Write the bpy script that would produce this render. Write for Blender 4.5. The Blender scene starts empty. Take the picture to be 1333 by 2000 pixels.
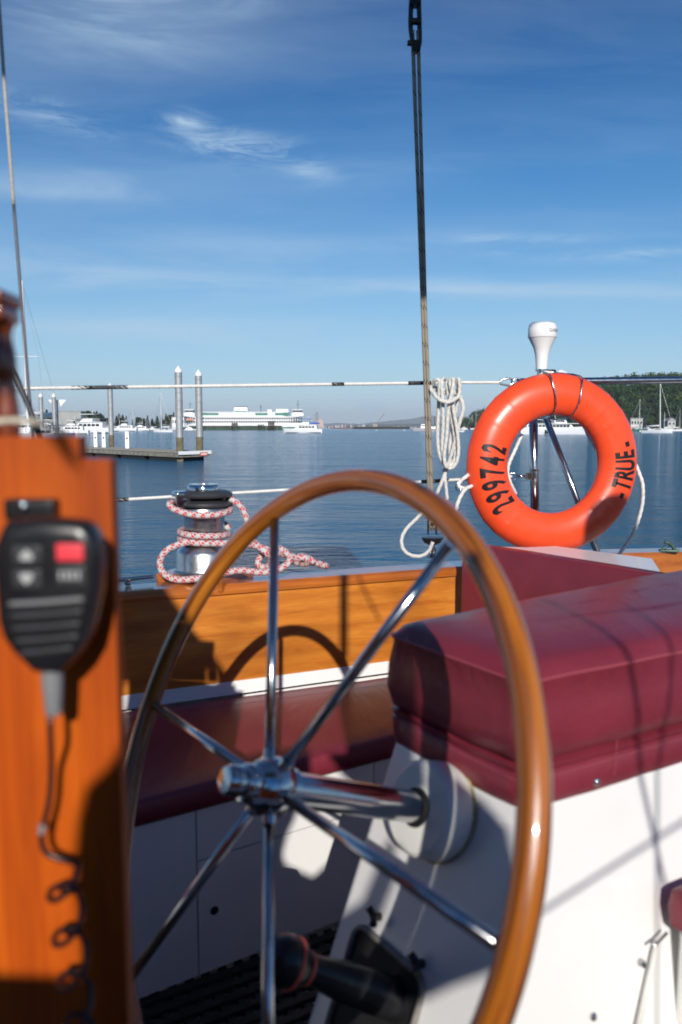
import bpy, bmesh, math, random
from mathutils import Vector, Matrix, noise
S = bpy.context.scene
COL = S.collection
random.seed(7)
R_ = math.radians
# ------------------------------------------------------------------ camera
F = 1555.0                      # focal length in pixels of a 1333 x 2000 picture
PIT = math.atan(164 / F)
EYE = Vector((0, 0, 1.75))
cd = bpy.data.cameras.new('camera'); cam = bpy.data.objects.new('camera', cd); COL.objects.link(cam)
S.camera = cam
cam.location = EYE; cam.rotation_euler = (math.pi / 2 - PIT, 0, 0)
cd.sensor_fit = 'VERTICAL'; cd.sensor_height = 36; cd.lens = F / 2000 * 36
cd.clip_start = 0.02; cd.clip_end = 60000
cd.dof.use_dof = True; cd.dof.focus_distance = 5.5; cd.dof.aperture_fstop = 3.5
# ------------------------------------------------------------------ light
SUN_EL, SUN_AZ = R_(24), R_(-4)     # the light travels towards azimuth -4 deg (from +Y), 24 deg down
sdir = Vector((math.sin(SUN_AZ) * math.cos(SUN_EL), math.cos(SUN_AZ) * math.cos(SUN_EL), -math.sin(SUN_EL)))
sl = bpy.data.lights.new('sun', 'SUN'); sun = bpy.data.objects.new('sun', sl); COL.objects.link(sun)
sl.energy = 4.9; sl.angle = R_(0.5); sl.color = (1.0, 0.94, 0.86)
sun.rotation_euler = sdir.to_track_quat('-Z', 'Y').to_euler()
S.view_settings.view_transform = 'Standard'; S.view_settings.look = 'None'
S.view_settings.gamma = 1; S.view_settings.exposure = 0.0
S.cycles.use_denoising = True
S.cycles.max_bounces = 8; S.cycles.transparent_max_bounces = 8
S.cycles.caustics_reflective = False; S.cycles.caustics_refractive = False
S.cycles.sample_clamp_indirect = 6

class NT:
    """small helper to write node trees"""
    def __init__(s, tree): s.t = tree; s.n = tree.nodes; s.l = tree.links
    def node(s, kind, **kw):
        nd = s.n.new(kind)
        for k, v in kw.items():
            if k.startswith('i_'):
                key = k[2:]
                key = int(key) if key.isdigit() else key.replace('_', ' ')
                s.put(nd.inputs[key], v)
            else: setattr(nd, k, v)
        return nd
    def put(s, sock, v):
        if isinstance(v, bpy.types.NodeSocket): s.l.new(v, sock)
        elif isinstance(v, bpy.types.Node): s.l.new(v.outputs[0], sock)
        else:
            if hasattr(sock.default_value, '__len__') and not hasattr(v, '__len__'): v = (v,) * len(sock.default_value)
            if hasattr(sock.default_value, '__len__') and len(v) == 3 and len(sock.default_value) == 4: v = (*v, 1)
            sock.default_value = v
    def math(s, op, a, b=0.0, c=None, clamp=False):
        nd = s.n.new('ShaderNodeMath'); nd.operation = op; nd.use_clamp = clamp
        s.put(nd.inputs[0], a); s.put(nd.inputs[1], b)
        if c is not None: s.put(nd.inputs[2], c)
        return nd.outputs[0]
    def mix(s, f, a, b, blend='MIX'):
        nd = s.n.new('ShaderNodeMix'); nd.data_type = 'RGBA'; nd.blend_type = blend
        s.put(nd.inputs[0], f); s.put(nd.inputs[6], a); s.put(nd.inputs[7], b)
        return nd.outputs[2]
    def ramp(s, f, stops):
        nd = s.n.new('ShaderNodeValToRGB'); s.put(nd.inputs[0], f); e = nd.color_ramp.elements
        while len(e) < len(stops): e.new(0.5)
        for k, (p, c) in enumerate(stops):
            e[k].position = p; e[k].color = (*c, 1) if hasattr(c, '__len__') else (c, c, c, 1)
        return nd.outputs[0]
    def noise(s, vec, scale, detail=4, rough=0.5, dist=0.0):
        nd = s.n.new('ShaderNodeTexNoise'); s.put(nd.inputs['Vector'], vec)
        s.put(nd.inputs['Scale'], scale); s.put(nd.inputs['Detail'], detail)
        s.put(nd.inputs['Roughness'], rough); s.put(nd.inputs['Distortion'], dist)
        return nd.outputs[0]
    def mapping(s, vec, loc=(0, 0, 0), rot=(0, 0, 0), scale=(1, 1, 1)):
        nd = s.n.new('ShaderNodeMapping'); s.put(nd.inputs[0], vec)
        s.put(nd.inputs[1], loc); s.put(nd.inputs[2], rot); s.put(nd.inputs[3], scale)
        return nd.outputs[0]

# ------------------------------------------------------------------ sky
W = bpy.data.worlds.new('World'); S.world = W; W.use_nodes = True
w = NT(W.node_tree); w.n.clear()
sky = w.node('ShaderNodeTexSky', sky_type='NISHITA', sun_disc=False, sun_elevation=SUN_EL,
             sun_rotation=math.pi + 0.07, altitude=0, air_density=1.0, dust_density=0.15, ozone_density=3.5)
tc = w.node('ShaderNodeTexCoord')
vec = w.node('ShaderNodeVectorMath', operation='NORMALIZE'); w.put(vec.inputs[0], tc.outputs['Generated'])
sx = w.node('ShaderNodeSeparateXYZ'); w.put(sx.inputs[0], vec.outputs[0])
X, Y, Z = sx.outputs
azi = w.math('ARCTAN2', X, Y)                                  # radians right of +Y
ele = w.math('ARCSINE', Z)
zz = w.math('MAXIMUM', w.math('ADD', Z, 0.12), 0.05)
pl = w.node('ShaderNodeCombineXYZ'); w.put(pl.inputs[0], w.math('DIVIDE', X, zz)); w.put(pl.inputs[1], w.math('DIVIDE', Y, zz))
plv = pl.outputs[0]
# high thin sheets, streaked roughly across the view
m1 = w.mapping(plv, (3.1, 0.4, 0), (0, 0, R_(-8)), (0.32, 0.85, 1))
n1 = w.noise(m1, 1.5, 7, 0.55, 0.7)
n2 = w.noise(w.mapping(plv, (1, 5, 2), (0, 0, R_(6)), (0.6, 2.2, 1)), 2.0, 6, 0.6, 0.5)
sheet = w.ramp(n1, [(0.40, 0.0), (0.72, 1.0)])
streak = w.ramp(n2, [(0.45, 0.0), (0.75, 1.0)])
def blob(a0, e0, wa, we, tilt=0.0):
    da = w.math('SUBTRACT', azi, R_(a0)); de = w.math('SUBTRACT', ele, R_(e0))
    ct, st = math.cos(R_(tilt)), math.sin(R_(tilt))
    p = w.math('ADD', w.math('MULTIPLY', da, ct), w.math('MULTIPLY', de, st))
    q = w.math('SUBTRACT', w.math('MULTIPLY', de, ct), w.math('MULTIPLY', da, st))
    r2 = w.math('ADD', w.math('POWER', w.math('ABSOLUTE', w.math('DIVIDE', p, R_(wa))), 2.0),
                w.math('POWER', w.math('ABSOLUTE', w.math('DIVIDE', q, R_(we))), 2.0))
    return w.math('POWER', 2.718, w.math('MULTIPLY', r2, -1.0))
ae = w.node('ShaderNodeCombineXYZ'); w.put(ae.inputs[0], azi); w.put(ae.inputs[1], ele)
det = w.noise(w.mapping(ae.outputs[0], (0, 0, 0), (0, 0, R_(8)), (9, 42, 1)), 1.0, 9, 0.68, 1.2)
detc = w.ramp(det, [(0.40, 0.0), (0.66, 1.0)])
wisp = w.noise(w.mapping(ae.outputs[0], (4, 2, 0), (0, 0, R_(-4)), (4, 22, 1)), 1.0, 8, 0.6, 0.8)
wispc = w.ramp(wisp, [(0.42, 0.0), (0.70, 1.0)])
c_small = w.math('MULTIPLY', detc, w.math('ADD', w.math('ADD', blob(-7.2, 18.6, 3.7, 0.95, -6), blob(-10.5, 19.8, 1.3, 0.5)),
                 w.math('ADD', w.math('MULTIPLY', blob(-19, 19.4, 4, 0.9, -10), 0.55), w.math('MULTIPLY', blob(-2.0, 17.2, 1.6, 0.6, -10), 0.7))))
c_corner = w.math('MULTIPLY', w.math('ADD', w.math('MULTIPLY', wispc, 0.6), 0.4), w.math('ADD', blob(-13, 26.5, 10, 3.6, 12), w.math('MULTIPLY', blob(-20, 32, 9, 4, 10), 0.6)))
c_band = w.math('MULTIPLY', w.math('ADD', w.math('MULTIPLY', wispc, 0.6), 0.3), w.math('ADD', blob(-4, 12.4, 18, 1.1, 2), blob(-12, 16.0, 14, 1.2, 4)))
c_right = w.math('MULTIPLY', detc, w.math('ADD', blob(12.5, 12.6, 4.5, 0.35, -2), w.math('ADD', blob(20, 11.2, 6, 0.35, -2), blob(10.5, 11.9, 2.5, 0.22))))
c_low = w.math('MULTIPLY', w.math('ADD', w.math('MULTIPLY', wispc, 0.7), 0.25), w.math('ADD', blob(-16, 10.2, 16, 1.5, -1), w.math('ADD', blob(-10, 6.6, 22, 1.0, 0), blob(14, 9.2, 16, 0.7, -3))))
c_left = w.math('MULTIPLY', wispc, blob(-20, 15.0, 7, 0.8, 3))
puff = w.math('MULTIPLY', w.ramp(w.noise(w.mapping(ae.outputs[0], (1, 0, 0), (0, 0, 0), (28, 60, 1)), 1.0, 5, 0.55), [(0.42, 0), (0.6, 1)]),
              blob(1.0, 1.55, 5.5, 0.5))
tot = w.math('MULTIPLY', c_small, 0.85)
tot = w.math('ADD', tot, w.math('MULTIPLY', c_corner, 0.66))
tot = w.math('ADD', tot, w.math('MULTIPLY', c_right, 0.65))
tot = w.math('ADD', tot, w.math('MULTIPLY', c_low, 0.62))
tot = w.math('ADD', tot, w.math('MULTIPLY', c_left, 0.26))
tot = w.math('ADD', tot, w.math('MULTIPLY', c_band, 0.44))
tot = w.math('ADD', tot, w.math('MULTIPLY', puff, 0.75))
tot = w.math('ADD', tot, w.math('MULTIPLY', sheet, 0.11))
tot = w.math('ADD', tot, w.math('MULTIPLY', streak, 0.10))
tot = w.math('MULTIPLY', tot, w.math('GREATER_THAN', Z, -0.01))
tot = w.math('MINIMUM', tot, 0.85)
hband = w.math('POWER', 2.718, w.math('MULTIPLY', w.math('MAXIMUM', ele, 0.0), -9.0))
hs = w.node('ShaderNodeHueSaturation', i_Saturation=1.12, i_Value=1.0, i_Color=sky)
tint = w.ramp(w.math('DIVIDE', ele, R_(40)), [(0.0, (0.86, 1.0, 1.12)), (0.20, (0.54, 0.92, 1.06)), (0.42, (0.21, 0.76, 1.03)), (0.66, (0.06, 0.50, 0.82)), (1.0, (0.05, 0.42, 0.72))])
skyc = w.mix(1.0, hs.outputs[0], tint, 'MULTIPLY')
skyh = w.mix(w.math('MULTIPLY', hband, 0.85), skyc, (5.6, 7.4, 9.6))
cl = w.mix(tot, skyh, (5.4, 7.3, 9.2))
bg = w.node('ShaderNodeBackground', i_Strength=0.093, i_Color=cl)
wo = w.node('ShaderNodeOutputWorld', i_Surface=bg)

# ------------------------------------------------------------------ points from the picture's perspective
cpt, spt = math.cos(PIT), math.sin(PIT)
def ray(x, y):
    Yd = (y - 1000) / F
    return Vector(((x - 666.5) / F, cpt - Yd * spt, -spt - Yd * cpt))
def at_d(x, y, d): return EYE + ray(x, y) * d
def at_y(x, y, Y): r = ray(x, y); return EYE + r * (Y / r.y)
def at_z(x, y, z): r = ray(x, y); return EYE + r * ((z - EYE.z) / r.z)
def at_pl(x, y, p, n): r = ray(x, y); return EYE + r * ((p - EYE).dot(n) / r.dot(n))

# ------------------------------------------------------------------ object helpers
def put(o, label=None, cat=None, group=None, kind=None):
    if label: o['label'] = label
    if cat: o['category'] = cat
    if group: o['group'] = group
    if kind: o['kind'] = kind
    return o
def thing(name, label, cat, loc=(0, 0, 0), group=None, rot=None):
    o = bpy.data.objects.new(name, None); COL.objects.link(o)
    o.location = loc; o.empty_display_size = 0.1
    if rot: o.rotation_euler = rot
    return put(o, label, cat, group)
def root_of(o):
    while o.parent: o = o.parent
    return o
def part(name, bm, m, parent=None, world=False, smooth=0, label=None):
    """link a bmesh as one mesh object. world=True: vertices are world coordinates, moved into the parent's frame"""
    bmesh.ops.recalc_face_normals(bm, faces=bm.faces)
    if world and parent:
        bmesh.ops.translate(bm, verts=bm.verts, vec=-root_of(parent).location)
    loc = Vector((0, 0, 0))
    if parent is None:
        xs = [v.co for v in bm.verts]
        mn = Vector((min(v.x for v in xs), min(v.y for v in xs), min(v.z for v in xs)))
        mx = Vector((max(v.x for v in xs), max(v.y for v in xs), max(v.z for v in xs)))
        loc = Vector(((mn.x + mx.x) / 2, (mn.y + mx.y) / 2, mn.z))
        bmesh.ops.translate(bm, verts=bm.verts, vec=-loc)
    me = bpy.data.meshes.new(name)
    if smooth:
        for f in bm.faces: f.smooth = True
    bm.to_mesh(me); bm.free()
    me.materials.append(m)
    o = bpy.data.objects.new(name, me); COL.objects.link(o)
    o.location = loc
    if smooth and smooth < 180: me.set_sharp_from_angle(angle=R_(smooth))
    if parent: o.parent = parent
    if label: o['label'] = label
    return o
def kids(o): return [c for c in bpy.data.objects if c.parent == o]
def copy_tree(o, parent=None):
    c = o.copy(); COL.objects.link(c); c.parent = parent
    for ch in kids(o): copy_tree(ch, c)
    return c
BM = bmesh.new
def box(bm, c, s, rz=0.0, mat=None):
    m = Matrix.Translation(Vector(c)) @ Matrix.Rotation(rz, 4, 'Z') @ Matrix.Diagonal((*s, 1))
    if mat: m = mat @ m
    return bmesh.ops.create_cube(bm, size=1.0, matrix=m)['verts']
def bevel(bm, w_, seg=2, ang=30):
    es = [e for e in bm.edges if len(e.link_faces) == 2 and e.calc_face_angle(0) > R_(ang)]
    bmesh.ops.bevel(bm, geom=es, offset=w_, segments=seg, profile=0.6, affect='EDGES', clamp_overlap=True)
def prism(bm, pts, d):
    """closed solid: outline pts (world Vectors) pushed along d"""
    a = [bm.verts.new(p) for p in pts]; b = [bm.verts.new(Vector(p) + d) for p in pts]
    n = len(pts); fs = [bm.faces.new(a), bm.faces.new(b[::-1])]
    for i in range(n): fs.append(bm.faces.new((a[i], b[i], b[(i + 1) % n], a[(i + 1) % n])))
    return fs
def loft(bm, rings, cap0=True, cap1=True, closed=True):
    rs = [[bm.verts.new(p) for p in r] for r in rings]
    n = len(rs[0])
    for a, b in zip(rs[:-1], rs[1:]):
        for i in range(n if closed else n - 1):
            j = (i + 1) % n
            bm.faces.new((a[i], a[j], b[j], b[i]))
    if cap0: bm.faces.new(rs[0][::-1])
    if cap1: bm.faces.new(rs[-1])
    return rs
def frame(axis):
    z = Vector(axis).normalized(); x = z.orthogonal().normalized() if abs(z.z) > 0.99 else Vector((0, 0, 1)).cross(z).normalized()
    return x, z.cross(x).normalized(), z
def lathe(bm, prof, o, axis=(0, 0, 1), n=32, cap=True):
    x, y, z = frame(axis); o = Vector(o)
    rings = [[o + z * h + (x * math.cos(2 * math.pi * k / n) + y * math.sin(2 * math.pi * k / n)) * max(r, 1e-4) for k in range(n)] for r, h in prof]
    return loft(bm, rings, cap, cap)
def cyl(bm, a, b, r, n=16, r2=None):
    a, b = Vector(a), Vector(b)
    return lathe(bm, [(r, 0), (r if r2 is None else r2, (b - a).length)], a, b - a, n)
def smoothpts(pts, k=8, closed=False):
    P = [Vector(p) for p in pts]; n = len(P); out = []
    for i in range(n if closed else n - 1):
        p0 = P[(i - 1) % n] if closed or i else P[0] * 2 - P[1]
        p1, p2 = P[i], P[(i + 1) % n]
        p3 = P[(i + 2) % n] if closed or i + 2 < n else P[-1] * 2 - P[-2]
        for j in range(k):
            t = j / k
            out.append(0.5 * ((2 * p1) + (p2 - p0) * t + (2 * p0 - 5 * p1 + 4 * p2 - p3) * t * t + (3 * p1 - p0 - 3 * p2 + p3) * t ** 3))
    if not closed: out.append(P[-1])
    return out
def tube(bm, pts, r, n=10, closed=False, strands=0, pitch=0.03, amp=0.14, rfun=None):
    """sweep with UVs: u around, v metres along"""
    P = [Vector(p) for p in pts]; N = len(P)
    uvl = bm.loops.layers.uv.verify()
    tang = [((P[(i + 1) % N] if closed else P[min(i + 1, N - 1)]) - (P[i - 1] if closed else P[max(i - 1, 0)])).normalized() for i in range(N)]
    x = frame(tang[0])[0]; rings = []; ln = 0; L = []
    for i in range(N):
        x = (x - tang[i] * x.dot(tang[i])).normalized(); y = tang[i].cross(x)
        if i: ln += (P[i] - P[i - 1]).length
        L.append(ln); ring = []
        for k in range(n):
            th = 2 * math.pi * k / n
            rr = (rfun(i / (N - 1)) if rfun else r)
            if strands: rr *= 1 + amp * math.cos(strands * th - 2 * math.pi * ln / pitch)
            ring.append(bm.verts.new(P[i] + (x * math.cos(th) + y * math.sin(th)) * rr))
        rings.append(ring)
    total = ln + ((P[0] - P[-1]).length if closed else 0)
    for i in range(N if closed else N - 1):
        a, b = rings[i], rings[(i + 1) % N]
        va, vb = L[i], (L[i + 1] if i + 1 < N else total)
        for k in range(n):
            j = (k + 1) % n
            f = bm.faces.new((a[k], a[j], b[j], b[k])); f.smooth = True
            for lp, uv in zip(f.loops, ((k / n, va), ((k + 1) / n, va), ((k + 1) / n, vb), (k / n, vb))): lp[uvl].uv = uv
    if not closed: bm.faces.new(rings[0][::-1]); bm.faces.new(rings[-1])
def seg(a, b, step):
    a, b = Vector(a), Vector(b); n = max(2, int((b - a).length / step))
    return [a.lerp(b, i / n) for i in range(n + 1)]
def dense(pts, step):
    out = []
    for a, b in zip(pts[:-1], pts[1:]): out += seg(a, b, step)[:-1] if (b - a).length > step else [a]
    return out + [pts[-1]]
def rpoly(corners, inset=0.0, rad=0.03, ne=10, nc=6):
    """rounded, inset outline of a convex polygon (xy), fixed point count"""
    n = len(corners); c = [Vector((p[0], p[1])) for p in corners]
    area = sum(c[i].x * c[(i + 1) % n].y - c[(i + 1) % n].x * c[i].y for i in range(n))
    if area < 0: c = c[::-1]
    lines = []
    for i in range(n):
        a, b = c[i], c[(i + 1) % n]; d = (b - a).normalized(); nn = Vector((-d.y, d.x))
        lines.append((a + nn * inset, d))
    pts = []
    for i in range(n):
        (a, d), (b, e) = lines[i - 1], lines[i]
        t = ((b - a).x * e.y - (b - a).y * e.x) / (d.x * e.y - d.y * e.x); pts.append(a + d * t)
    out = []
    corners_ = []
    for i in range(n):
        p = pts[i]; d0 = (pts[i - 1] - p).normalized(); d1 = (pts[(i + 1) % n] - p).normalized()
        rr = max(rad, 0.003); corners_.append((p + d0 * rr, p, p + d1 * rr))
    for i in range(n):
        a, p, b = corners_[i]
        for k in range(nc + 1):
            t = k / nc; out.append(a * (1 - t) ** 2 + p * 2 * t * (1 - t) + b * t * t)
        nx = corners_[(i + 1) % n][0]
        for k in range(1, ne): out.append(b.lerp(nx, k / ne))
    return out
def pad(bm, corners, levels, rad, ne=10, wr=0.0, zfun=None):
    rings = []
    for z, ins in levels:
        ring = []
        for p in rpoly(corners, ins, rad, ne):
            zz_ = z + (zfun(p.x, p.y) if zfun else 0)
            v = Vector((p.x, p.y, zz_))
            if wr: v += noise.noise_vector(v * 7) * wr + noise.noise_vector(v * 23) * wr * 0.35
            ring.append(v)
        rings.append(ring)
    loft(bm, rings)
def text_bm(s, size=1.0, sx=1.0, weight=0.0, align='CENTER', sp=1.0):
    cu = bpy.data.curves.new('t', 'FONT'); cu.body = s; cu.size = size; cu.align_x = align; cu.align_y = 'CENTER'
    cu.offset = weight; cu.resolution_u = 4; cu.space_character = sp
    o = bpy.data.objects.new('t', cu); COL.objects.link(o)
    bpy.context.view_layer.update()
    me = o.evaluated_get(bpy.context.evaluated_depsgraph_get()).to_mesh()
    bm = BM(); bm.from_mesh(me)
    bpy.data.objects.remove(o); bpy.data.curves.remove(cu)
    bmesh.ops.remove_doubles(bm, verts=bm.verts, dist=1e-5 * size)
    for v in bm.verts: v.co.x *= sx
    return bm

# ------------------------------------------------------------------ materials
MATS = {}
def mat(name, col, rough=0.5, metal=0.0, coat=0.0, var=0.0, vscale=6.0, bump=0.0, bscale=60.0, spec=0.5, emis=None, coords='Object', vcol=None, coatr=0.08):
    if name in MATS: return MATS[name]
    m = bpy.data.materials.new(name); m.use_nodes = True; t = NT(m.node_tree)
    b = t.n['Principled BSDF']; MATS[name] = m
    t.put(b.inputs['Base Color'], col); t.put(b.inputs['Roughness'], rough); t.put(b.inputs['Metallic'], metal)
    t.put(b.inputs['Coat Weight'], coat); t.put(b.inputs['Coat Roughness'], coatr); t.put(b.inputs['Specular IOR Level'], spec)
    tcn = t.node('ShaderNodeTexCoord'); cv = tcn.outputs[coords]
    if var:
        nz = t.noise(cv, vscale, 5, 0.6)
        dk = vcol or tuple(c * (1 - var) for c in col)
        t.put(b.inputs['Base Color'], t.mix(t.ramp(nz, [(0.35, 0.0), (0.65, 1.0)]), dk, col))
        t.put(b.inputs['Roughness'], t.math('ADD', t.math('MULTIPLY', t.noise(cv, vscale * 2.3, 3), 0.16), rough - 0.08))
    if bump:
        bn = t.node('ShaderNodeBump', i_Strength=0.6, i_Distance=bump, i_Height=t.noise(cv, bscale, 4, 0.6)); t.put(b.inputs['Normal'], bn)
    return m
def wood(name, c1, c2, c3, rot=(0, 0, 0), stretch=(1, 14, 14), scale=3.0, coords='Object', rough=0.35, coat=0.7, blot=0.5, coatr=0.12, wave=0.16, spec=0.5):
    m = bpy.data.materials.new(name); m.use_nodes = True; t = NT(m.node_tree); b = t.n['Principled BSDF']
    cv = t.node('ShaderNodeTexCoord').outputs[coords]
    rv = t.mapping(cv, rot=rot)                     # rotate so that x runs along the grain, then squeeze across
    v = t.mapping(rv, scale=stretch)
    g1 = t.noise(v, scale, 8, 0.65, 1.4)
    g2 = t.noise(t.mapping(rv, (5, 2, 1), (0, 0, 0), (stretch[0] * 0.6, stretch[1] * 5, stretch[2] * 5)), scale * 2, 4, 0.6)
    big = t.noise(t.mapping(rv, scale=(0.8, 2.4, 2.4)), 2.6, 3, 0.5, 0.6)
    wv = t.node('ShaderNodeTexWave', wave_type='BANDS', bands_direction='Z', i_Vector=t.mapping(rv, scale=(0.35, 2.6, 2.6)), i_Scale=2.2, i_Distortion=9.0, i_Detail=3.0, i_Detail_Scale=0.7)
    f = t.math('ADD', t.math('MULTIPLY', g1, 0.80 - wave), t.math('MULTIPLY', wv.outputs['Fac'], wave))
    f = t.math('ADD', f, t.math('MULTIPLY', g2, 0.25))
    col = t.ramp(f, [(0.32, c1), (0.52, c2), (0.74, c3)])
    col = t.mix(t.math('MULTIPLY', t.ramp(big, [(0.42, 0.0), (0.68, 1.0)]), blot), col, tuple(0.45 * a for a in c1))
    t.put(b.inputs['Base Color'], col); t.put(b.inputs['Roughness'], rough)
    t.put(b.inputs['Coat Weight'], coat); t.put(b.inputs['Coat Roughness'], coatr); t.put(b.inputs['Specular IOR Level'], spec)
    t.put(b.inputs['Normal'], t.node('ShaderNodeBump', i_Strength=0.25, i_Distance=0.0008, i_Height=g2))
    MATS[name] = m; return m
def rope_mat(name, base, flecks, pitch=0.02, width=0.35, bumpd=0.0008, dirt=0.15, twist=2.0):
    """braided line: flecks = [(colour, phase, sign)] helical tracer yarns, broken up along the line"""
    m = bpy.data.materials.new(name); m.use_nodes = True; t = NT(m.node_tree); b = t.n['Principled BSDF']
    uv = t.node('ShaderNodeTexCoord').outputs['UV']; s_ = t.node('ShaderNodeSeparateXYZ', i_0=uv)
    u, v = s_.outputs[0], s_.outputs[1]
    col = t.mix(t.noise(uv, 40, 3), base, tuple(c * (1 - dirt) for c in base))
    for (fc, ph, sg, tw, wd) in flecks:
        a = t.math('ADD', t.math('DIVIDE', v, pitch), t.math('MULTIPLY', u, sg * tw)); a = t.math('ADD', a, ph)
        st = t.math('LESS_THAN', t.math('FRACT', a), wd)
        br = t.math('LESS_THAN', t.math('FRACT', t.math('ADD', t.math('MULTIPLY', t.math('DIVIDE', v, pitch), 2.0), t.math('MULTIPLY', u, -sg * 5.0))), 0.55)
        col = t.mix(t.math('MULTIPLY', st, br), col, fc)
    h1 = t.math('SINE', t.math('MULTIPLY', t.math('ADD', t.math('DIVIDE', v, 0.006), t.math('MULTIPLY', u, 6.0)), 6.283))
    h2 = t.math('SINE', t.math('MULTIPLY', t.math('SUBTRACT', t.math('DIVIDE', v, 0.006), t.math('MULTIPLY', u, 6.0)), 6.283))
    t.put(b.inputs['Normal'], t.node('ShaderNodeBump', i_Strength=0.7, i_Distance=bumpd, i_Height=t.math('MAXIMUM', h1, h2)))
    t.put(b.inputs['Base Color'], col); t.put(b.inputs['Roughness'], 0.8)
    MATS[name] = m; return m
AX = math.atan2(0.489, 0.872)            # direction of the boat's length in plan
M_bul = wood('varnished teak board', (0.40, 0.112, 0.012), (0.56, 0.185, 0.022), (0.68, 0.26, 0.035), rot=(0, 0, -R_(23.6)), stretch=(1.6, 16, 16), blot=0.6, scale=3.6, wave=0.13)
M_cap = wood('varnished teak cap', (0.34, 0.085, 0.012), (0.48, 0.135, 0.018), (0.58, 0.19, 0.03), rot=(0, 0, -R_(23.6)), stretch=(0.8, 16, 16), rough=0.3, coat=1.0)
M_post = wood('orange varnished wood', (0.29, 0.038, 0.001), (0.46, 0.078, 0.002), (0.57, 0.115, 0.003), rot=(0, R_(90), 0), stretch=(0.7, 12, 12), scale=4.0, blot=0.55, coat=0.0, rough=0.55, spec=0.25)
M_spin = wood('turned mahogany', (0.12, 0.020, 0.004), (0.22, 0.040, 0.006), (0.34, 0.07, 0.010), rot=(0, R_(90), 0), stretch=(1, 10, 10), scale=6)
M_rim = wood('varnished wheel rim wood', (0.17, 0.040, 0.005), (0.42, 0.130, 0.012), (0.62, 0.25, 0.03), rot=(0, 0, R_(90)), stretch=(1.2, 5.0, 1.0), scale=3.4, coords='UV', rough=0.26, coat=1.0, blot=0.95, coatr=0.05)
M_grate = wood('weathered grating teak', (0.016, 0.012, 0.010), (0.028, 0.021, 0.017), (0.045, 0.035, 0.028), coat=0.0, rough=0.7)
M_gel = mat('white gelcoat', (0.80, 0.80, 0.79), 0.34, coat=0.2, var=0.07, vscale=2.2, bump=0.0006, bscale=14)
M_gel2 = mat('chalky white gelcoat', (0.74, 0.74, 0.70), 0.5, var=0.12, vscale=9.0, bump=0.0005, bscale=40)
M_paint = mat('white hull paint', (0.80, 0.80, 0.80), 0.35)
M_steel = mat('polished stainless steel', (0.52, 0.53, 0.55), 0.15, 1.0, var=0.12, vscale=30)
M_chrome = mat('chromed bronze', (0.55, 0.56, 0.58), 0.12, 1.0, var=0.10, vscale=22)
M_cast = mat('worn chrome drum', (0.72, 0.72, 0.71), 0.30, 1.0, var=0.18, vscale=60, bump=0.0004, bscale=300)
M_black = mat('black plastic', (0.012, 0.012, 0.014), 0.32, var=0.3, vscale=30)
M_blackm = mat('matt black', (0.006, 0.006, 0.007), 0.7)
M_grey = mat('grey rubber', (0.20, 0.205, 0.21), 0.55)
M_darkgrey = mat('dark grey nylon', (0.045, 0.047, 0.052), 0.38, var=0.25, vscale=20)
M_red = mat('red button', (0.75, 0.05, 0.07), 0.45)
M_redring = mat('faded red band', (0.62, 0.10, 0.07), 0.5)
M_print = mat('light print', (0.38, 0.39, 0.39), 0.5)
M_vinyl = None
def vinyl():
    m = bpy.data.materials.new('burgundy vinyl'); m.use_nodes = True; t = NT(m.node_tree); b = t.n['Principled BSDF']
    cv = t.node('ShaderNodeTexCoord').outputs['Object']
    n0 = t.noise(cv, 5, 4, 0.6); n1_ = t.noise(cv, 500, 2); n2_ = t.noise(t.mapping(cv, rot=(0, 0, -AX), scale=(9, 2.2, 6)), 1.6, 5, 0.6, 1.3)
    t.put(b.inputs['Base Color'], t.mix(t.ramp(n0, [(0.3, 0.0), (0.7, 1.0)]), (0.160, 0.019, 0.032), (0.215, 0.027, 0.044)))
    t.put(b.inputs['Roughness'], t.math('ADD', t.math('MULTIPLY', n0, 0.12), 0.30))
    b1 = t.node('ShaderNodeBump', i_Strength=0.8, i_Distance=0.0045, i_Height=n2_)
    b2 = t.node('ShaderNodeBump', i_Strength=0.35, i_Distance=0.0004, i_Height=n1_, i_Normal=b1)
    t.put(b.inputs['Normal'], b2); MATS['burgundy vinyl'] = m; return m
M_vinyl = vinyl()
M_stitch = mat('pale red stitching', (0.42, 0.10, 0.12), 0.7)
M_buoy = mat('orange buoy plastic', (0.93, 0.085, 0.022), 0.36, var=0.13, vscale=14, coat=0.2, coatr=0.25)
M_letter = mat('black lettering', (0.010, 0.010, 0.012), 0.35)
M_rope_w = rope_mat('white braid with blue flecks', (0.78, 0.76, 0.70), [((0.03, 0.12, 0.35), 0.0, 1, 2.0, 0.10), ((0.10, 0.10, 0.10), 0.5, -1, 2.0, 0.06)], pitch=0.022)
M_rope_r = rope_mat('white braid with red flecks', (0.60, 0.60, 0.60), [((0.62, 0.015, 0.03), 0.0, 1, 2.0, 0.42), ((0.62, 0.015, 0.03), 0.6, -1, 2.0, 0.22)], pitch=0.026)
M_rope_t = rope_mat('weathered tan braid', (0.36, 0.31, 0.24), [((0.02, 0.02, 0.02), 0.0, 1, 1.0, 0.14)], pitch=0.06, dirt=0.35)
M_cord = mat('white laid cord', (0.76, 0.75, 0.72), 0.8, var=0.15, vscale=40)
M_cream = mat('cream rope', (0.60, 0.55, 0.42), 0.8, var=0.2, vscale=80)
M_tape = mat('black tape', (0.02, 0.02, 0.025), 0.5)
M_antenna = mat('white antenna plastic', (0.82, 0.82, 0.82), 0.3)
M_bronze = mat('bronze with green patina', (0.10, 0.16, 0.12), 0.5, 0.5, var=0.4, vscale=40)
M_galv = mat('galvanised pile', (0.36, 0.37, 0.37), 0.6, 0.2, var=0.25, vscale=3)
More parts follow.
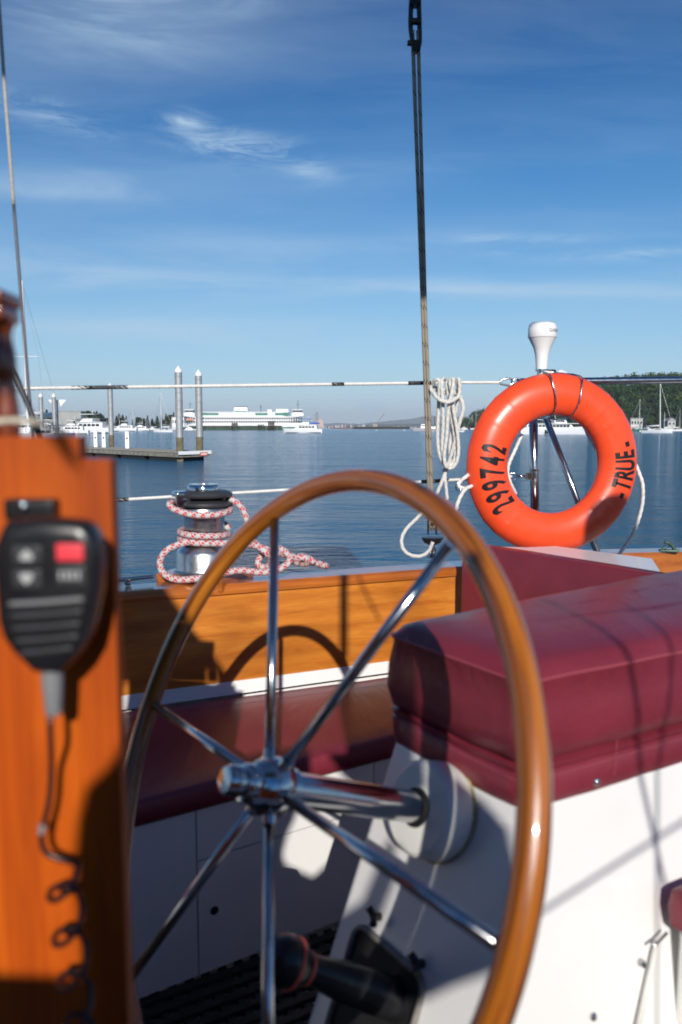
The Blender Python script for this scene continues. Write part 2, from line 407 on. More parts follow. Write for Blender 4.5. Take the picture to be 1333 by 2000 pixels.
M_capw = mat('white pile cap', (0.82, 0.82, 0.82), 0.5)
M_dockw = mat('weathered dock timber', (0.30, 0.28, 0.23), 0.85, var=0.45, vscale=3)
M_dockd = mat('wet dark float', (0.02, 0.022, 0.02), 0.6, var=0.4, vscale=3)
M_fwhite = mat('boat white', (0.80, 0.80, 0.80), 0.35)
M_fgreen = mat('ferry green', (0.01, 0.16, 0.09), 0.4)
M_glass = mat('dark window glass', (0.02, 0.03, 0.035), 0.1)
M_ggreen = mat('tinted green glass', (0.06, 0.22, 0.17), 0.2)
M_blue = mat('blue canvas', (0.01, 0.09, 0.42), 0.7)
M_pierw = mat('creosoted timber', (0.05, 0.04, 0.032), 0.9, var=0.5, vscale=0.6)
M_mast = mat('white mast', (0.78, 0.78, 0.78), 0.35)
M_wire = mat('rigging wire', (0.25, 0.25, 0.26), 0.4, 0.6)

# ------------------------------------------------------------------ SETTING: water
def plane_mesh(bm, x0, x1, y0, y1, z):
    bm.faces.new([bm.verts.new(p) for p in ((x0, y0, z), (x1, y0, z), (x1, y1, z), (x0, y1, z))])
wm = bpy.data.materials.new('harbour water'); wm.use_nodes = True; t = NT(wm.node_tree); b = t.n['Principled BSDF']
cv = t.node('ShaderNodeNewGeometry').outputs['Position']
t.put(b.inputs['Base Color'], (0.012, 0.100, 0.210)); t.put(b.inputs['Roughness'], 0.10); t.put(b.inputs['IOR'], 1.33)
na = t.noise(t.mapping(cv, rot=(0, 0, R_(6)), scale=(0.55, 1.6, 1)), 1.7, 5, 0.6, 0.5)
nb = t.noise(t.mapping(cv, rot=(0, 0, R_(-10)), scale=(0.5, 1.2, 1)), 0.32, 4, 0.55, 0.3)
nc_ = t.noise(t.mapping(cv, rot=(0, 0, R_(15)), scale=(1, 2.0, 1)), 7.0, 3, 0.5)
patch = t.ramp(t.noise(t.mapping(cv, scale=(0.012, 0.05, 1)), 1.0, 3), [(0.35, 0.55), (0.65, 1.15)])
hgt = t.math('ADD', t.math('MULTIPLY', na, 0.55), t.math('ADD', t.math('MULTIPLY', nb, 1.5), t.math('MULTIPLY', nc_, 0.13)))
bn = t.node('ShaderNodeBump', i_Strength=1.0, i_Distance=0.55, i_Height=t.math('MULTIPLY', hgt, patch))
t.put(b.inputs['Normal'], bn)
bm = BM(); plane_mesh(bm, -30000, 30000, -2000, 40000, 0.0)
water = part('water', bm, wm); put(water, kind='structure')

# ================================================================== THE YACHT'S COCKPIT
p0 = at_z(235, 1140, 1.30); p1 = at_z(905, 1092, 1.30)
eb = (p1 - p0).normalized(); nb_in = Vector((eb.y, -eb.x, 0)).normalized()     # faces the cockpit
if nb_in.y > 0: nb_in = -nb_in
z_front = at_pl(235, 1156, p0, nb_in).z; z_front2 = at_pl(905, 1106, p0, nb_in).z
def bp(s, z, off=0.0): q = p0 + eb * s - nb_in * off; return Vector((q.x, q.y, z))   # point along the side, off = outboard
LB = (p1 - p0).length + 0.03
zc = z_front
co = thing('cockpit_side', 'varnished orange teak cockpit side board with rounded cap rail under the winch', 'cockpit side', bp(0.3, 0.45))
bm = BM(); prism(bm, [bp(-1.3, 0.956), bp(LB, 0.974), bp(LB, zc - 0.03), bp(-1.3, zc - 0.03)], -nb_in * 0.03)
part('side_board', bm, M_bul, co, True)
bm = BM()
prof = [(-0.012, -0.030), (-0.014, -0.020), (-0.012, -0.006), (-0.002, 0.0), (0.10, 0.0), (0.112, -0.006), (0.112, -0.03)]
prism(bm, [bp(-1.3, zc + h, o) for o, h in prof], eb * (LB + 1.34)); part('cap_rail', bm, M_cap, co, True)
bm = BM(); prism(bm, [bp(-1.3, 0.912, -0.012), bp(LB, 0.938, -0.012), bp(LB, 0.974, -0.004), bp(-1.3, 0.956, -0.004)], -nb_in * 0.03)
part('white_trim', bm, M_gel, co, True)
bm = BM(); prism(bm, [bp(-1.3, 1.25, 0.035), bp(LB + .2, 1.25, 0.035), bp(LB + .2, 1.25, 0.10), bp(-1.3, 1.25, 0.10)], Vector((0, 0, -1.45)))
part('hull_side', bm, M_paint, co, True)
# seat along the side
zs = 0.925
f0 = at_z(265, 1568, zs); f1 = at_z(760, 1442, zs); ef = (f1 - f0).normalized()
fr_l = f0 - ef * 0.9; fr_r = f1 + ef * 0.75
cs = [Vector((q.x, q.y)) for q in (fr_l, fr_r, bp(LB + 0.1, zs, -0.016), bp(-1.25, zs, -0.016))]
bm = BM(); pad(bm, cs, [(zs - 0.058, 0.006), (zs - 0.05, 0.0), (zs - 0.012, 0.0), (zs - 0.003, 0.006), (zs, 0.02), (zs + 0.002, 0.08)], 0.02, 30, 0.002)
put(part('bench_cushion', bm, M_vinyl, None, smooth=50), 'flat burgundy bench cushion under the teak side board behind the wheel spokes', 'cushion')
# locker front under the seat
zf = 0.45
nf = Vector((ef.y, -ef.x, 0));
if nf.y > 0: nf = -nf
lk = thing('seat_locker', 'shaded white locker front under the burgundy bench cushion, with small round hole', 'locker', Vector((f0.x, f0.y, zf)))
zt = zs - 0.062
def lp(s, z, off): q = f0 + ef * s - nf * off; return Vector((q.x, q.y, z))
def s_at(x, y):
    q = at_pl(x, y, f0 - nf * 0.012, nf); return (q - f0).dot(ef), q.z
sA, _ = s_at(384, 1640); sB, _ = s_at(731, 1520); _, zg = s_at(540, 1635)
bm = BM(); prism(bm, [lp(-0.9, zf, 0.03), lp(2, zf, 0.03), lp(2, zt, 0.03), lp(-0.9, zt, 0.03)], -nf * 0.05); part('locker_body', bm, M_gel, lk, True)
g = 0.0018
def panel(nm, a, b_, z0, z1):
    bm = BM(); prism(bm, [lp(a, z0, 0.012), lp(b_, z0, 0.012), lp(b_, z1, 0.012), lp(a, z1, 0.012)], -nf * 0.017); bevel(bm, 0.002, 2); return part(nm, bm, M_gel, lk, True)
panel('door', -0.9, sA - g, zf + .002, zt - .001)
panel('drawer_front', sA + g, sB - g, zg + g, zt - .001); panel('drawer_front', sB + g, 2, zg + g, zt - .001)
panel('door', sA + g, 2, zf + .002, zg - g)
sh, zh = s_at(419, 1778)
bm = BM(); c = lp(sh, zh, 0.0115); cyl(bm, c, c + nf * 0.0012, 0.0105, 20); part('finger_hole', bm, M_blackm, lk, True)
# cockpit floor
bm = BM(); box(bm, (0.3, 1.0, zf - 0.05), (4.4, 4.6, 0.03), -0.0); fl = part('cockpit_floor', bm, M_gel2); put(fl, kind='structure')
bm = BM()
gx = Matrix.Translation((0.0, 1.3, zf - 0.018)) @ Matrix.Rotation(AX, 4, 'Z')
for i in range(-22, 23): box(bm, (i * 0.042, -0.15, 0.0), (0.02, 1.5, 0.016), 0, gx)
for i in range(-18, 18): box(bm, (0, -0.15 + i * 0.042, 0.0085), (1.9, 0.02, 0.014), 0, gx)
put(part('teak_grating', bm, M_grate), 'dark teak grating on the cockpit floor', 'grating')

# ------------------------------------------------------------------ wheel geometry
D_h = 0.45 / 0.413
a_, t_ = R_(56), R_(-21.5)
WN = Vector((math.sin(a_) * math.cos(t_), math.cos(a_) * math.cos(t_), math.sin(t_)))
WU = Vector((math.cos(a_), -math.sin(a_), 0)); WV = WU.cross(WN).normalized()
if WV.z < 0: WV = -WV
HUB = at_d(503, 1532, D_h)
RC = HUB + WN * 0.024
# ------------------------------------------------------------------ helm seat box
B0 = HUB + WN * 0.358
C = at_pl(1020, 1575, B0, WN); A = at_pl(770, 1430, B0, WN)
uu = (A - C); uu.z = 0; WBX = uu.length; uu.normalize()
rr = at_z(1333, 1480, C.z) - C; ea = Vector((rr.x, rr.y, 0)).normalized()
Cb = at_pl(962, 2000, B0, WN); Ab = at_pl(592, 2000, B0, WN)
def down(P, Q, z): return P + (Q - P) * ((P.z - z) / (P.z - Q.z))
ztop = C.z + 0.05
c_top, a_top = down(C, Cb, ztop), down(A, Ab, ztop)
c_bot, a_bot = down(C, Cb, zf - 0.04), down(A, Ab, zf - 0.04)
hb = thing('helm_seat_box', 'sunlit white moulded helm seat base carrying the wheel shaft, under a burgundy cushion', 'seat base', Vector((0.3, 1.2, zf)))
L2 = 1.7
bm = BM()
lo = [c_bot, c_bot + ea * L2, a_bot + ea * L2 + uu * 0.15, a_bot]; hi = [c_top, c_top + ea * L2, a_top + ea * L2 + uu * 0.15, a_top]
vs = [bm.verts.new(p) for p in lo + hi]
for f in ((0, 1, 2, 3), (4, 5, 6, 7), (0, 1, 5, 4), (1, 2, 6, 5), (2, 3, 7, 6), (3, 0, 4, 7)): bm.faces.new([vs[i] for i in f])
es = [e for e in bm.edges if (e.verts[0] in (vs[0], vs[3]) and e.verts[1] in (vs[4], vs[7]))]
bmesh.ops.bevel(bm, geom=es, offset=0.022, segments=6, profile=0.5, affect='EDGES')
part('base', bm, M_gel, hb, True, smooth=40)
# boss the shaft enters
axc = HUB + WN * 0.0
bm = BM(); lathe(bm, [(0.077, 0.004), (0.075, -0.040), (0.072, -0.050), (0.066, -0.055), (0.030, -0.0565), (0.030, -0.03)], B0, WN, 48)
bs = part('shaft_boss', bm, M_gel2, hb, True, smooth=35)
bm = BM(); lathe(bm, [(0.0785, -0.001), (0.0800, -0.005), (0.0765, -0.008)], B0, WN, 48); part('sealant_bead', bm, mat('old sealant', (0.45, 0.38, 0.22), 0.7, var=0.5, vscale=60), bs, True, smooth=60)
bm = BM(); lathe(bm, [(0.0305, -0.0550), (0.0305, -0.0580), (0.0245, -0.0580)], B0, WN, 32); part('shaft_seal', bm, M_blackm, bs, True)
# opening with gasket low on the side facing the wheel
oTL, oTR = at_pl(702, 1800, B0, WN), at_pl(836, 1915, B0, WN)
hx = (oTR - oTL).normalized(); dn = hx.cross(WN).normalized()
if dn.z > 0: dn = -dn
ow = (oTR - oTL).length; oh = 0.24
oc = oTL + hx * ow / 2 + dn * oh / 2
def op(a, b_, off=0.0): return oc + hx * a + dn * b_ - WN * off
outl = [op(p.x, p.y, 0.004) for p in rpoly([(-ow / 2, -oh / 2), (ow / 2, -oh / 2), (ow / 2, oh / 2), (-ow / 2, oh / 2)], 0, 0.03, 8, 6)]
bm = BM(); tube(bm, outl, 0.0055, 8, closed=True); og = part('hatch_gasket', bm, mat('grey gasket', (0.22, 0.21, 0.19), 0.6, var=0.3, vscale=60), hb, True)
bm = BM(); prism(bm, [op(p.x, p.y, 0.0015) for p in rpoly([(-ow / 2, -oh / 2), (ow / 2, -oh / 2), (ow / 2, oh / 2), (-ow / 2, oh / 2)], 0.003, 0.03, 8, 6)], WN * 0.001)
part('hatch_opening', bm, M_blackm, hb, True)
for (x, y) in ((742, 1790), (826, 1882)):
    c = at_pl(x, y, B0, WN); bm = BM()
    lathe(bm, [(0.007, 0), (0.007, -0.014), (0.005, -0.018)], c, WN, 14)
    for k in (-1, 1):
        tube(bm, [c - WN * 0.012, c - WN * 0.016 + (hx * 0.6 + dn * 0.5) * k * 0.010, c - WN * 0.02 + (hx * 0.6 + dn * 0.5) * k * 0.019], 0.0062, 8)
    part('wing_knob', bm, M_black, hb, True)
bm = BM(); c = op(0.01, 0.13, 0.003); lathe(bm, [(0.085, 0), (0.085, -0.02), (0.078, -0.028), (0.0, -0.028)], c, WN, 40); part('vent_plate', bm, M_black, hb, True, smooth=40)
# small fittings on the sunny face
sunn = (c_bot - c_top).cross(ea).normalized()
if sunn.y > 0: sunn = -sunn
for (x, y) in ((1158, 1985),):
    c = at_pl(x, y, C, sunn); bm = BM(); lathe(bm, [(0.006, 0), (0.006, 0.003), (0.003, 0.006)], c, sunn, 16); part('latch_screw', bm, M_steel, hb, True, smooth=40)
# ------------------------------------------------------------------ helm cushion
cc = [Vector((q.x, q.y)) for q in (C, C + ea * 1.6, C + ea * 1.6 + uu * 0.53, C + uu * 0.315)]
z0 = C.z
lv = [(z0, 0.006), (z0 + 0.003, 0.002), (z0 + 0.02, 0.0), (z0 + 0.048, -0.001), (z0 + 0.051, 0.0035), (z0 + 0.054, 0.0005), (z0 + 0.062, -0.001), (z0 + 0.066, 0.010),
      (z0 + 0.071, 0.0), (z0 + 0.10, -0.008), (z0 + 0.14, -0.006), (z0 + 0.182, 0.001), (z0 + 0.187, -0.0025), (z0 + 0.191, -0.0015), (z0 + 0.196, 0.004), (z0 + 0.206, 0.013), (z0 + 0.213, 0.030),
      (z0 + 0.218, 0.062), (z0 + 0.221, 0.10), (z0 + 0.222, 0.14)]
lv = [(z_ - (0.008 if i_ < 2 else 0.006 if i_ < 9 else 0.0), d_ - 0.007) for i_, (z_, d_) in enumerate(lv)]
bm = BM(); pad(bm, cc, lv, 0.028, 40, 0.0036)
hc = part('helm_cushion', bm, M_vinyl, None, smooth=60); put(hc, 'thick burgundy vinyl helm seat cushion with stitched skirt on the white base', 'cushion')
def skirt_pt(x, y):
    nrm = Vector((ea.y, -ea.x, 0));
    if nrm.y > 0: nrm = -nrm
    return at_pl(x, y, C, nrm), nrm
bm = BM(); tube(bm, [Vector((p.x, p.y, z0 + 0.1895)) + noise.noise_vector(Vector((p.x, p.y, z0 + 0.19)) * 7) * 0.0036 for p in rpoly(cc, -0.0092, 0.028, 40)], 0.0016, 8, closed=True); part('piping', bm, mat('worn burgundy piping', (.36, .07, .09), .45), hc, True)
c, nrm = skirt_pt(1158, 1523); c = c + nrm * 0.006
bm = BM(); lathe(bm, [(0.0065, 0.0), (0.0068, 0.003), (0.005, 0.0055), (0.002, 0.0065)], c, nrm, 20); part('snap_button', bm, M_chrome, hc, True, smooth=50)
def stitch_line(pts, off=0.003):
    bm = BM()
    for a, b_ in zip(pts[:-1], pts[1:]):
        n_ = max(1, int((b_ - a).length / 0.006))
        for i in range(n_):
            q0, q1 = a.lerp(b_, i / n_), a.lerp(b_, (i + 0.62) / n_)
            cyl(bm, q0, q1, 0.00065, 5)
    return bm
for z_ in (0.040,):
    pts = [Vector((p.x, p.y, z0 + z_)) for p in rpoly(cc, -0.0100, 0.028, 40)]
    part('stitching', stitch_line(pts[40:] + pts[:30] if False else pts + [pts[0]]), M_stitch, hc, True)
a1, a2 = skirt_pt(1196, 1440)[0], skirt_pt(1190, 1512)[0]
part('stitching', stitch_line([a1 + nrm * 0.010, a2 + nrm * 0.010]), M_stitch, hc, True)

# ------------------------------------------------------------------ steering wheel
sw = thing('steering_wheel', 'large varnished wooden ship wheel with six polished steel spokes', 'steering wheel', HUB)
def rim_pt(q, r=0.45, o=0.0): return RC + (WV * math.cos(q) + WU * math.sin(q)) * r + WN * o
bm = BM(); tube(bm, [rim_pt(2 * math.pi * k / 160) for k in range(160)], 0.0172, 20, closed=True); part('rim', bm, M_rim, sw, True)
PH = R_(-31.5)
for k in range(6):
    q = PH + k * math.pi / 3
    bm = BM(); tube(bm, [rim_pt(q, 0.030, -0.004), rim_pt(q, 0.43, 0.0)], 0.0078, 14); part('spoke', bm, M_steel, sw, True)
bm = BM()
lathe(bm, [(0.010, -0.054), (0.017, -0.0525), (0.0210, -0.047), (0.0215, -0.032), (0.0185, -0.030), (0.0185, -0.027), (0.024, -0.025), (0.026, -0.021), (0.026, -0.010), (0.030, -0.006), (0.038, 0.006),
           (0.0405, 0.014), (0.0405, 0.034), (0.037, 0.040), (0.029, 0.044), (0.029, 0.056)], HUB, WN, 40)
hubp = part('hub', bm, M_chrome, sw, True, smooth=35)
for k in range(6):
    q = PH + k * math.pi / 3; c = rim_pt(q, 0.040, -0.004)
    bm = BM(); cyl(bm, rim_pt(q, 0.034, -0.004), rim_pt(q, 0.050, -0.0035), 0.0105, 16, 0.0098); part('spoke_socket', bm, M_chrome, hubp, True, smooth=40)
bm = BM(); lathe(bm, [(0.0245, 0.050), (0.0245, 0.30), (0.0235, 0.305)], HUB, WN, 32)
part('shaft', bm, M_steel, sw, True, smooth=40)

# ------------------------------------------------------------------ black torch-like tube poking out of the hatch
bt0 = at_pl(772, 1952, B0, WN); dome = at_d(546, 1872, 1.17)
HA = (bt0 - dome).normalized(); kz = (bt0 - dome).length / 0.255
bt = thing('black_horn', 'black tapered horn with two red bands poking from the hatch under the wheel', 'horn', bt0)
def hl(pr): return [(r, h * kz if h < 0 else h) for r, h in pr]
bm = BM(); lathe(bm, hl([(0.031, 0.02), (0.031, -0.06), (0.029, -0.065), (0.029, -0.12), (0.023, -0.17), (0.021, -0.195)]), bt0, HA, 28); part('barrel', bm, M_black, bt, True, smooth=40)
bm = BM(); lathe(bm, hl([(0.021, -0.195), (0.026, -0.205), (0.035, -0.22), (0.037, -0.24), (0.034, -0.262), (0.024, -0.277), (0.008, -0.283)]), bt0, HA, 28); part('end_cap', bm, M_black, bt, True, smooth=50)
for h, r in ((-0.196, 0.0235), (-0.228, 0.0372)):
    bm = BM(); lathe(bm, hl([(r - 0.003, h - 0.004), (r + .0003, h - 0.003), (r + .0003, h + 0.003), (r - 0.003, h + 0.004)]), bt0, HA, 28, False); part('red_band', bm, M_redring, bt, True)

# ------------------------------------------------------------------ cushion at the lower right edge
_n2 = sunn; _q = at_pl(1300, 1740, C, sunn); zq = at_d(1310, 1730, (_q - EYE).dot(Vector((0, cpt, -spt))) - 0.035).z
q0 = at_z(1304, 1734, zq)
e2 = Vector((0.87, 0.49, 0)).normalized(); e3 = Vector((0.55, -0.835, 0))
cq = [q0, q0 + e2 * 0.5, q0 + e2 * 0.5 + e3 * 0.6, q0 + e3 * 0.6]
bm = BM(); pad(bm, [Vector((p.x, p.y)) for p in cq], [(zq - 0.062, 0.008), (zq - 0.058, 0.0), (zq - 0.03, -0.003), (zq - 0.006, 0.0), (zq, 0.008), (zq + 0.004, 0.04)], 0.018, 20, 0.002)
put(part('side_seat_cushion', bm, M_vinyl, None, smooth=55), 'corner of a burgundy seat cushion at the lower right beside the white helm base', 'cushion')
ls = thing('side_locker', 'white locker below the lower right cushion corner', 'locker', Vector((q0.x, q0.y, zf)))
lc = [Vector((p.x, p.y)) for p in (q0 + e2 * 0.012 + e3 * 0.012, q0 + e2 * 0.5 + e3 * 0.012, q0 + e2 * 0.5 + e3 * 0.59, q0 + e2 * 0.012 + e3 * 0.59)]
bm = BM(); pad(bm, lc, [(zf, 0), (zq - 0.065, 0.0)], 0.01, 6); part('locker_body', bm, M_gel, ls, True, smooth=40)
bm = BM(); k0 = at_pl(1284, 1838, C + sunn * 0.012, sunn); k1 = at_pl(1240, 2040, C + sunn * 0.012, sunn)
tube(bm, [k0, k0.lerp(k1, .3), k1], 0.0045, 10); part('corner_strip', bm, M_gel2, ls, True)
bm = BM(); tube(bm, [at_pl(1303, 1822, C + sunn * 0.02, sunn), at_pl(1288, 1838, C + sunn * 0.02, sunn), at_pl(1272, 1850, C + sunn * 0.02, sunn)], 0.0025, 8); k2 = at_pl(1256, 1882, C + sunn * 0.008, sunn)
part('latch_hook', bm, M_steel, ls, True); bm = BM(); lathe(bm, [(0.005, -0.004), (0.005, 0.004), (0.003, 0.006)], k2, (0, -1, 0), 14); part('latch_eye', bm, M_steel, ls, True)

# ------------------------------------------------------------------ aft coaming with pad, ledge, rail
TL = at_d(922, 1058, 2.66); zt2 = TL.z
TR = at_z(1262, 1112, zt2); du = (TR - TL).normalized(); nd_ = Vector((du.y, -du.x, 0))
if nd_.y > 0: nd_ = -nd_
ac = thing('aft_coaming', 'white aft ledge and teak rail below the orange ring buoy', 'coaming', Vector((TL.x, TL.y, zf)))
bm = BM(); top = [at_z(1028, 1069, zt2 - 0.004), at_z(1085, 1066.5, zt2 - 0.004), at_z(1274, 1091, zt2 - 0.004), at_z(1290, 1117, zt2 - .004), TR + Vector((0, 0, -0.004)), TL + du * 0.1 + Vector((0, 0, -0.004))]
prism(bm, [Vector((p.x, p.y, zt2 - 0.004)) for p in top], Vector((0, 0, -0.3))); bevel(bm, 0.004, 2, 60); part('ledge', bm, M_gel, ac, True)
bm = BM(); r0 = at_z(1120, 1082, 1.272); r1 = at_z(1420, 1076, 1.272); rd = (r1 - r0).normalized(); rn = Vector((-rd.y, rd.x, 0))
prism(bm, [r0, r1, r1 + rn * 0.10, r0 + rn * 0.10], Vector((0, 0, -0.14))); bevel(bm, 0.006, 3); part('teak_rail', bm, M_cap, ac, True)
bm = BM(); prism(bm, [r0 + Vector((0, 0, -.141)), r1 + Vector((0, 0, -.141)), r1 + rn * 0.09 + Vector((0, 0, -.141)), r0 + rn * 0.09 + Vector((0, 0, -.141))], Vector((0, 0, -1.3))); part('hull_quarter', bm, M_paint, ac, True)
bm = BM()
pa = [TL - nd_ * 0.0, TR + du * 0.35]
pcs = [TL - nd_ * 0.004, TR + du * 0.35 - nd_ * 0.004, TR + du * 0.35 + nd_ * 0.05, TL + nd_ * 0.05]
pad(bm, [Vector((p.x, p.y)) for p in pcs], [(zt2 - 0.36, 0.004), (zt2 - 0.35, 0), (zt2 - 0.01, 0), (zt2, 0.006), (zt2 + 0.002, 0.02)], 0.012, 20, 0.0012)
put(part('stern_pad', bm, M_vinyl, None, smooth=50), 'smooth burgundy backrest pad across the stern below the ring buoy', 'cushion')
# bronze chock
bc = at_z(1312, 1079, 1.275)
bm = BM(); box(bm, bc + Vector((0, 0.02, 0.004)), (0.075, 0.03, 0.008), -0.2); bevel(bm, 0.003, 2)
tube(bm, smoothpts([bc + Vector(p) for p in ((0.022, 0.02, 0.005), (0.010, 0.02, 0.022), (-0.003, 0.02, 0.033), (-0.018, 0.02, 0.036))], 5), 0.007, 10)
tube(bm, smoothpts([bc + Vector(p) for p in ((-0.026, 0.02, 0.005), (-0.024, 0.02, 0.012), (-0.014, 0.02, 0.016))], 5), 0.005, 10)
put(part('mooring_chock', bm, M_bronze, None, smooth=50), 'small green bronze mooring chock on the teak rail at the right edge', 'chock')

# ------------------------------------------------------------------ wooden pillar, left foreground
YP = 0.62
def pp(x, y, Y=YP): return at_y(x, y, Y)
pil = thing('wooden_pillar', 'blurred orange varnished wooden pillar with stepped top in the left foreground', 'pillar', pp(100, 2300))
bm = BM(); prism(bm, [pp(-620, 2300), pp(168, 2300), pp(154, 852), pp(-620, 852)], Vector((0, 0.020, 0))); bevel(bm, 0.0022, 3); part('main_board', bm, M_post, pil, True, smooth=40)
bm = BM(); prism(bm, [pp(168.6, 2300, YP + .0015), pp(262, 2300, YP + .0015), pp(216, 897, YP + .0015), pp(154.6, 897, YP + .0015)], Vector((0, 0.017, 0))); bevel(bm, 0.0022, 3); part('edge_board', bm, M_post, pil, True, smooth=40)
# turned spindle and rail above
kx = 0.66 / F
sp0 = at_d(17, 852, 0.66)
spn = thing('turned_spindle', 'dark turned wooden spindle with rail standing on the pillar at left edge', 'spindle', sp0)
ys = [(852, 23), (842, 24), (800, 23), (775, 20), (762, 21), (748, 17), (742, 19), (728, 21), (705, 21), (690, 19), (672, 15), (664, 14), (655, 15), (645, 19), (632, 21), (620, 20)]
bm = BM(); lathe(bm, [(r * kx, (852 - y) * kx * 1.02) for y, r in ys], sp0 - Vector((0, 0, 0.0)), (0, 0, 1), 28); part('spindle', bm, M_spin, spn, True, smooth=60)
bm = BM(); zt3 = sp0.z + (852 - 640) * kx * 1.02
box(bm, (sp0.x - 0.09, sp0.y, zt3 + 0.007), (0.195, 0.036, 0.014)); box(bm, (sp0.x - 0.094, sp0.y, zt3 + 0.0190), (0.205, 0.044, 0.012)); bevel(bm, 0.0055, 4)
part('rail', bm, M_spin, spn, True, smooth=50)
bm = BM(); tube(bm, smoothpts([at_d(-60, 836, 0.60), at_d(0, 823, 0.60), at_d(60, 823, 0.605), at_d(100, 834, 0.612), at_d(128, 849, 0.625)], 8), 0.0026, 10, strands=3, pitch=0.012)
put(part('cream_line', bm, M_cream), 'blurred cream rope lying over the pillar top beside the spindle', 'rope')
st_ = thing('left_stay', 'thin stay with pale rope upper half and dark wire lower half, light and shade put into the colours, at left edge', 'rigging', at_d(66, 860, 1.75))
bm = BM(); tube(bm, dense([at_d(-6, -60, 1.75), at_d(8, 150, 1.75), at_d(27, 400, 1.75)], 0.02), 0.0040, 10); part('lit_length', bm, mat('lit grey rope', (.45, .44, .42), .8, var=.4, vscale=300), st_, True)  # pale colour carries the sunlit look of the upper rope
bm = BM(); tube(bm, dense([at_d(27, 398, 1.75), at_d(40, 560, 1.75), at_d(56, 757, 1.75), at_d(66, 860, 1.75)], 0.03), 0.0036, 10); part('shaded_length', bm, mat('dark wire', (.09, .09, .11), .5, .3), st_, True)  # dark colour stands in for shade on the lower length
bm = BM(); tube(bm, smoothpts([at_d(18, 700, 1.45), at_d(37, 748, 1.45), at_d(58, 798, 1.45), at_d(84, 868, 1.45)], 6), 0.0055, 10)
put(part('dark_hose', bm, M_tape), 'short dark diagonal line beside the turned spindle', 'line')

# ------------------------------------------------------------------ radio microphone
dm = 0.578; km = dm / F
mc = at_d(97, 1160, dm)
mic = thing('radio_microphone', 'black handheld radio microphone hanging on the pillar, blurred, with red button', 'microphone', mc)
def mp(x, y, off=0.0): p = at_y(x, y, mc.y); p.y -= off; return p
outl = [(16, 1016), (8, 1030), (-4, 1060), (-6, 1100), (-2, 1160), (2, 1210), (12, 1245), (34, 1275), (60, 1300), (72, 1312), (120, 1312), (134, 1300), (156, 1275), (176, 1240), (186, 1200), (196, 1150), (198, 1080), (192, 1050), (180, 1030), (164, 1018), (92, 1011)]
def sc_out(k, off):
    return [mp(97 + (x - 97) * k, 1160 + (y - 1160) * k, off) for x, y in outl]
bm = BM(); loft(bm, [sc_out(0.93, -0.020), sc_out(1.0, -0.014), sc_out(1.0, 0.0), sc_out(0.975, 0.005), sc_out(0.92, 0.0075), sc_out(0.80, 0.0085)]); part('case', bm, M_black, mic, True, smooth=40)
def btn(nm, x0, y0, x1, y1, m, off=0.0072, th=0.0022):
    bm = BM(); a, b_ = mp(x0, y0), mp(x1, y1); box(bm, ((a.x + b_.x) / 2, mc.y - off, (a.z + b_.z) / 2), (abs(b_.x - a.x), th * 2, abs(a.z - b_.z))); bevel(bm, 0.0018, 3)
    return part(nm, bm, m, mic, True, smooth=50)
b1 = btn('button', 32, 1062, 92, 1098, M_darkgrey); b2 = btn('button', 32, 1107, 92, 1145, M_darkgrey)
btn('red_button', 117, 1058, 172, 1093, M_red); b3 = btn('button', 117, 1100, 176, 1138, M_darkgrey)
for bb, ys_ in ((b1, (1069, 1090)), (b2, (1137, 1115))):
    bm = BM(); pts = [mp(62, ys_[0], 0.0096), mp(74, (ys_[0] + ys_[1] * 1) / 2, 0.0096), mp(74, ys_[1], 0.0096), mp(50, ys_[1], 0.0096), mp(50, (ys_[0] + ys_[1]) / 2, 0.0096)]
    prism(bm, pts, Vector((0, 0.0008, 0))); part('arrow_mark', bm, M_print, bb, True)
bm = BM()
for x in (128, 140, 150, 162):
    a, b_ = mp(x - 3, 1111), mp(x + 3, 1127); box(bm, ((a.x + b_.x) / 2, mc.y - 0.0096, (a.z + b_.z) / 2), (abs(b_.x - a.x), 0.0006, abs(a.z - b_.z)))
part('print_mark', bm, M_print, b3, True)
for i, (y0, x0, x1) in enumerate(((1172, 28, 172), (1195, 30, 170), (1219, 34, 166), (1243, 40, 162), (1266, 50, 150))):
    bm = BM(); tube(bm, smoothpts([mp(x0, y0 + 3, 0.0085), mp((x0 + x1) / 2, y0 - 1, 0.0088), mp(x1, y0 - 7, 0.0085)], 6), 0.0021, 8)
    part('grille_bar', bm, M_darkgrey if i else mat('grey label print', (0.16, 0.165, 0.17), 0.5), mic, True)
bm = BM(); lathe(bm, [(22 * km, 0.001), (21 * km, -30 * km), (17 * km, -88 * km), (14 * km, -96 * km)], mp(96, 1309, -0.006), (0.0, 0, 1), 20); part('strain_relief', bm, M_grey, mic, True, smooth=50)
cordY = 0.595
def cp_(x, y, Y=cordY): return at_y(x, y, Y)
pts = [cp_(98, 1398, mc.y + .006), cp_(100, 1450, mc.y + .008), cp_(101, 1500), cp_(97, 1560), cp_(86, 1612), cp_(82, 1640), cp_(90, 1664), cp_(112, 1676)]
zz0 = cp_(125, 1690).z; z9 = cp_(165, 2120).z; x0_, x9_ = cp_(125, 1690).x, cp_(170, 2120).x
turns = 5.1; n_ = 150
for i in range(n_ + 1):
    f = i / n_; an = 2 * math.pi * turns * f + 1.3
    pts.append(Vector((x0_ + (x9_ - x0_) * f + 0.0115 * math.sin(an), cordY - 0.004 + 0.0115 * math.cos(an), zz0 + (z9 - zz0) * f + 0.0075 * math.cos(an))))
bm = BM(); tube(bm, smoothpts(pts, 3), 0.0024, 8); part('coiled_cord', bm, M_black, mic, True)
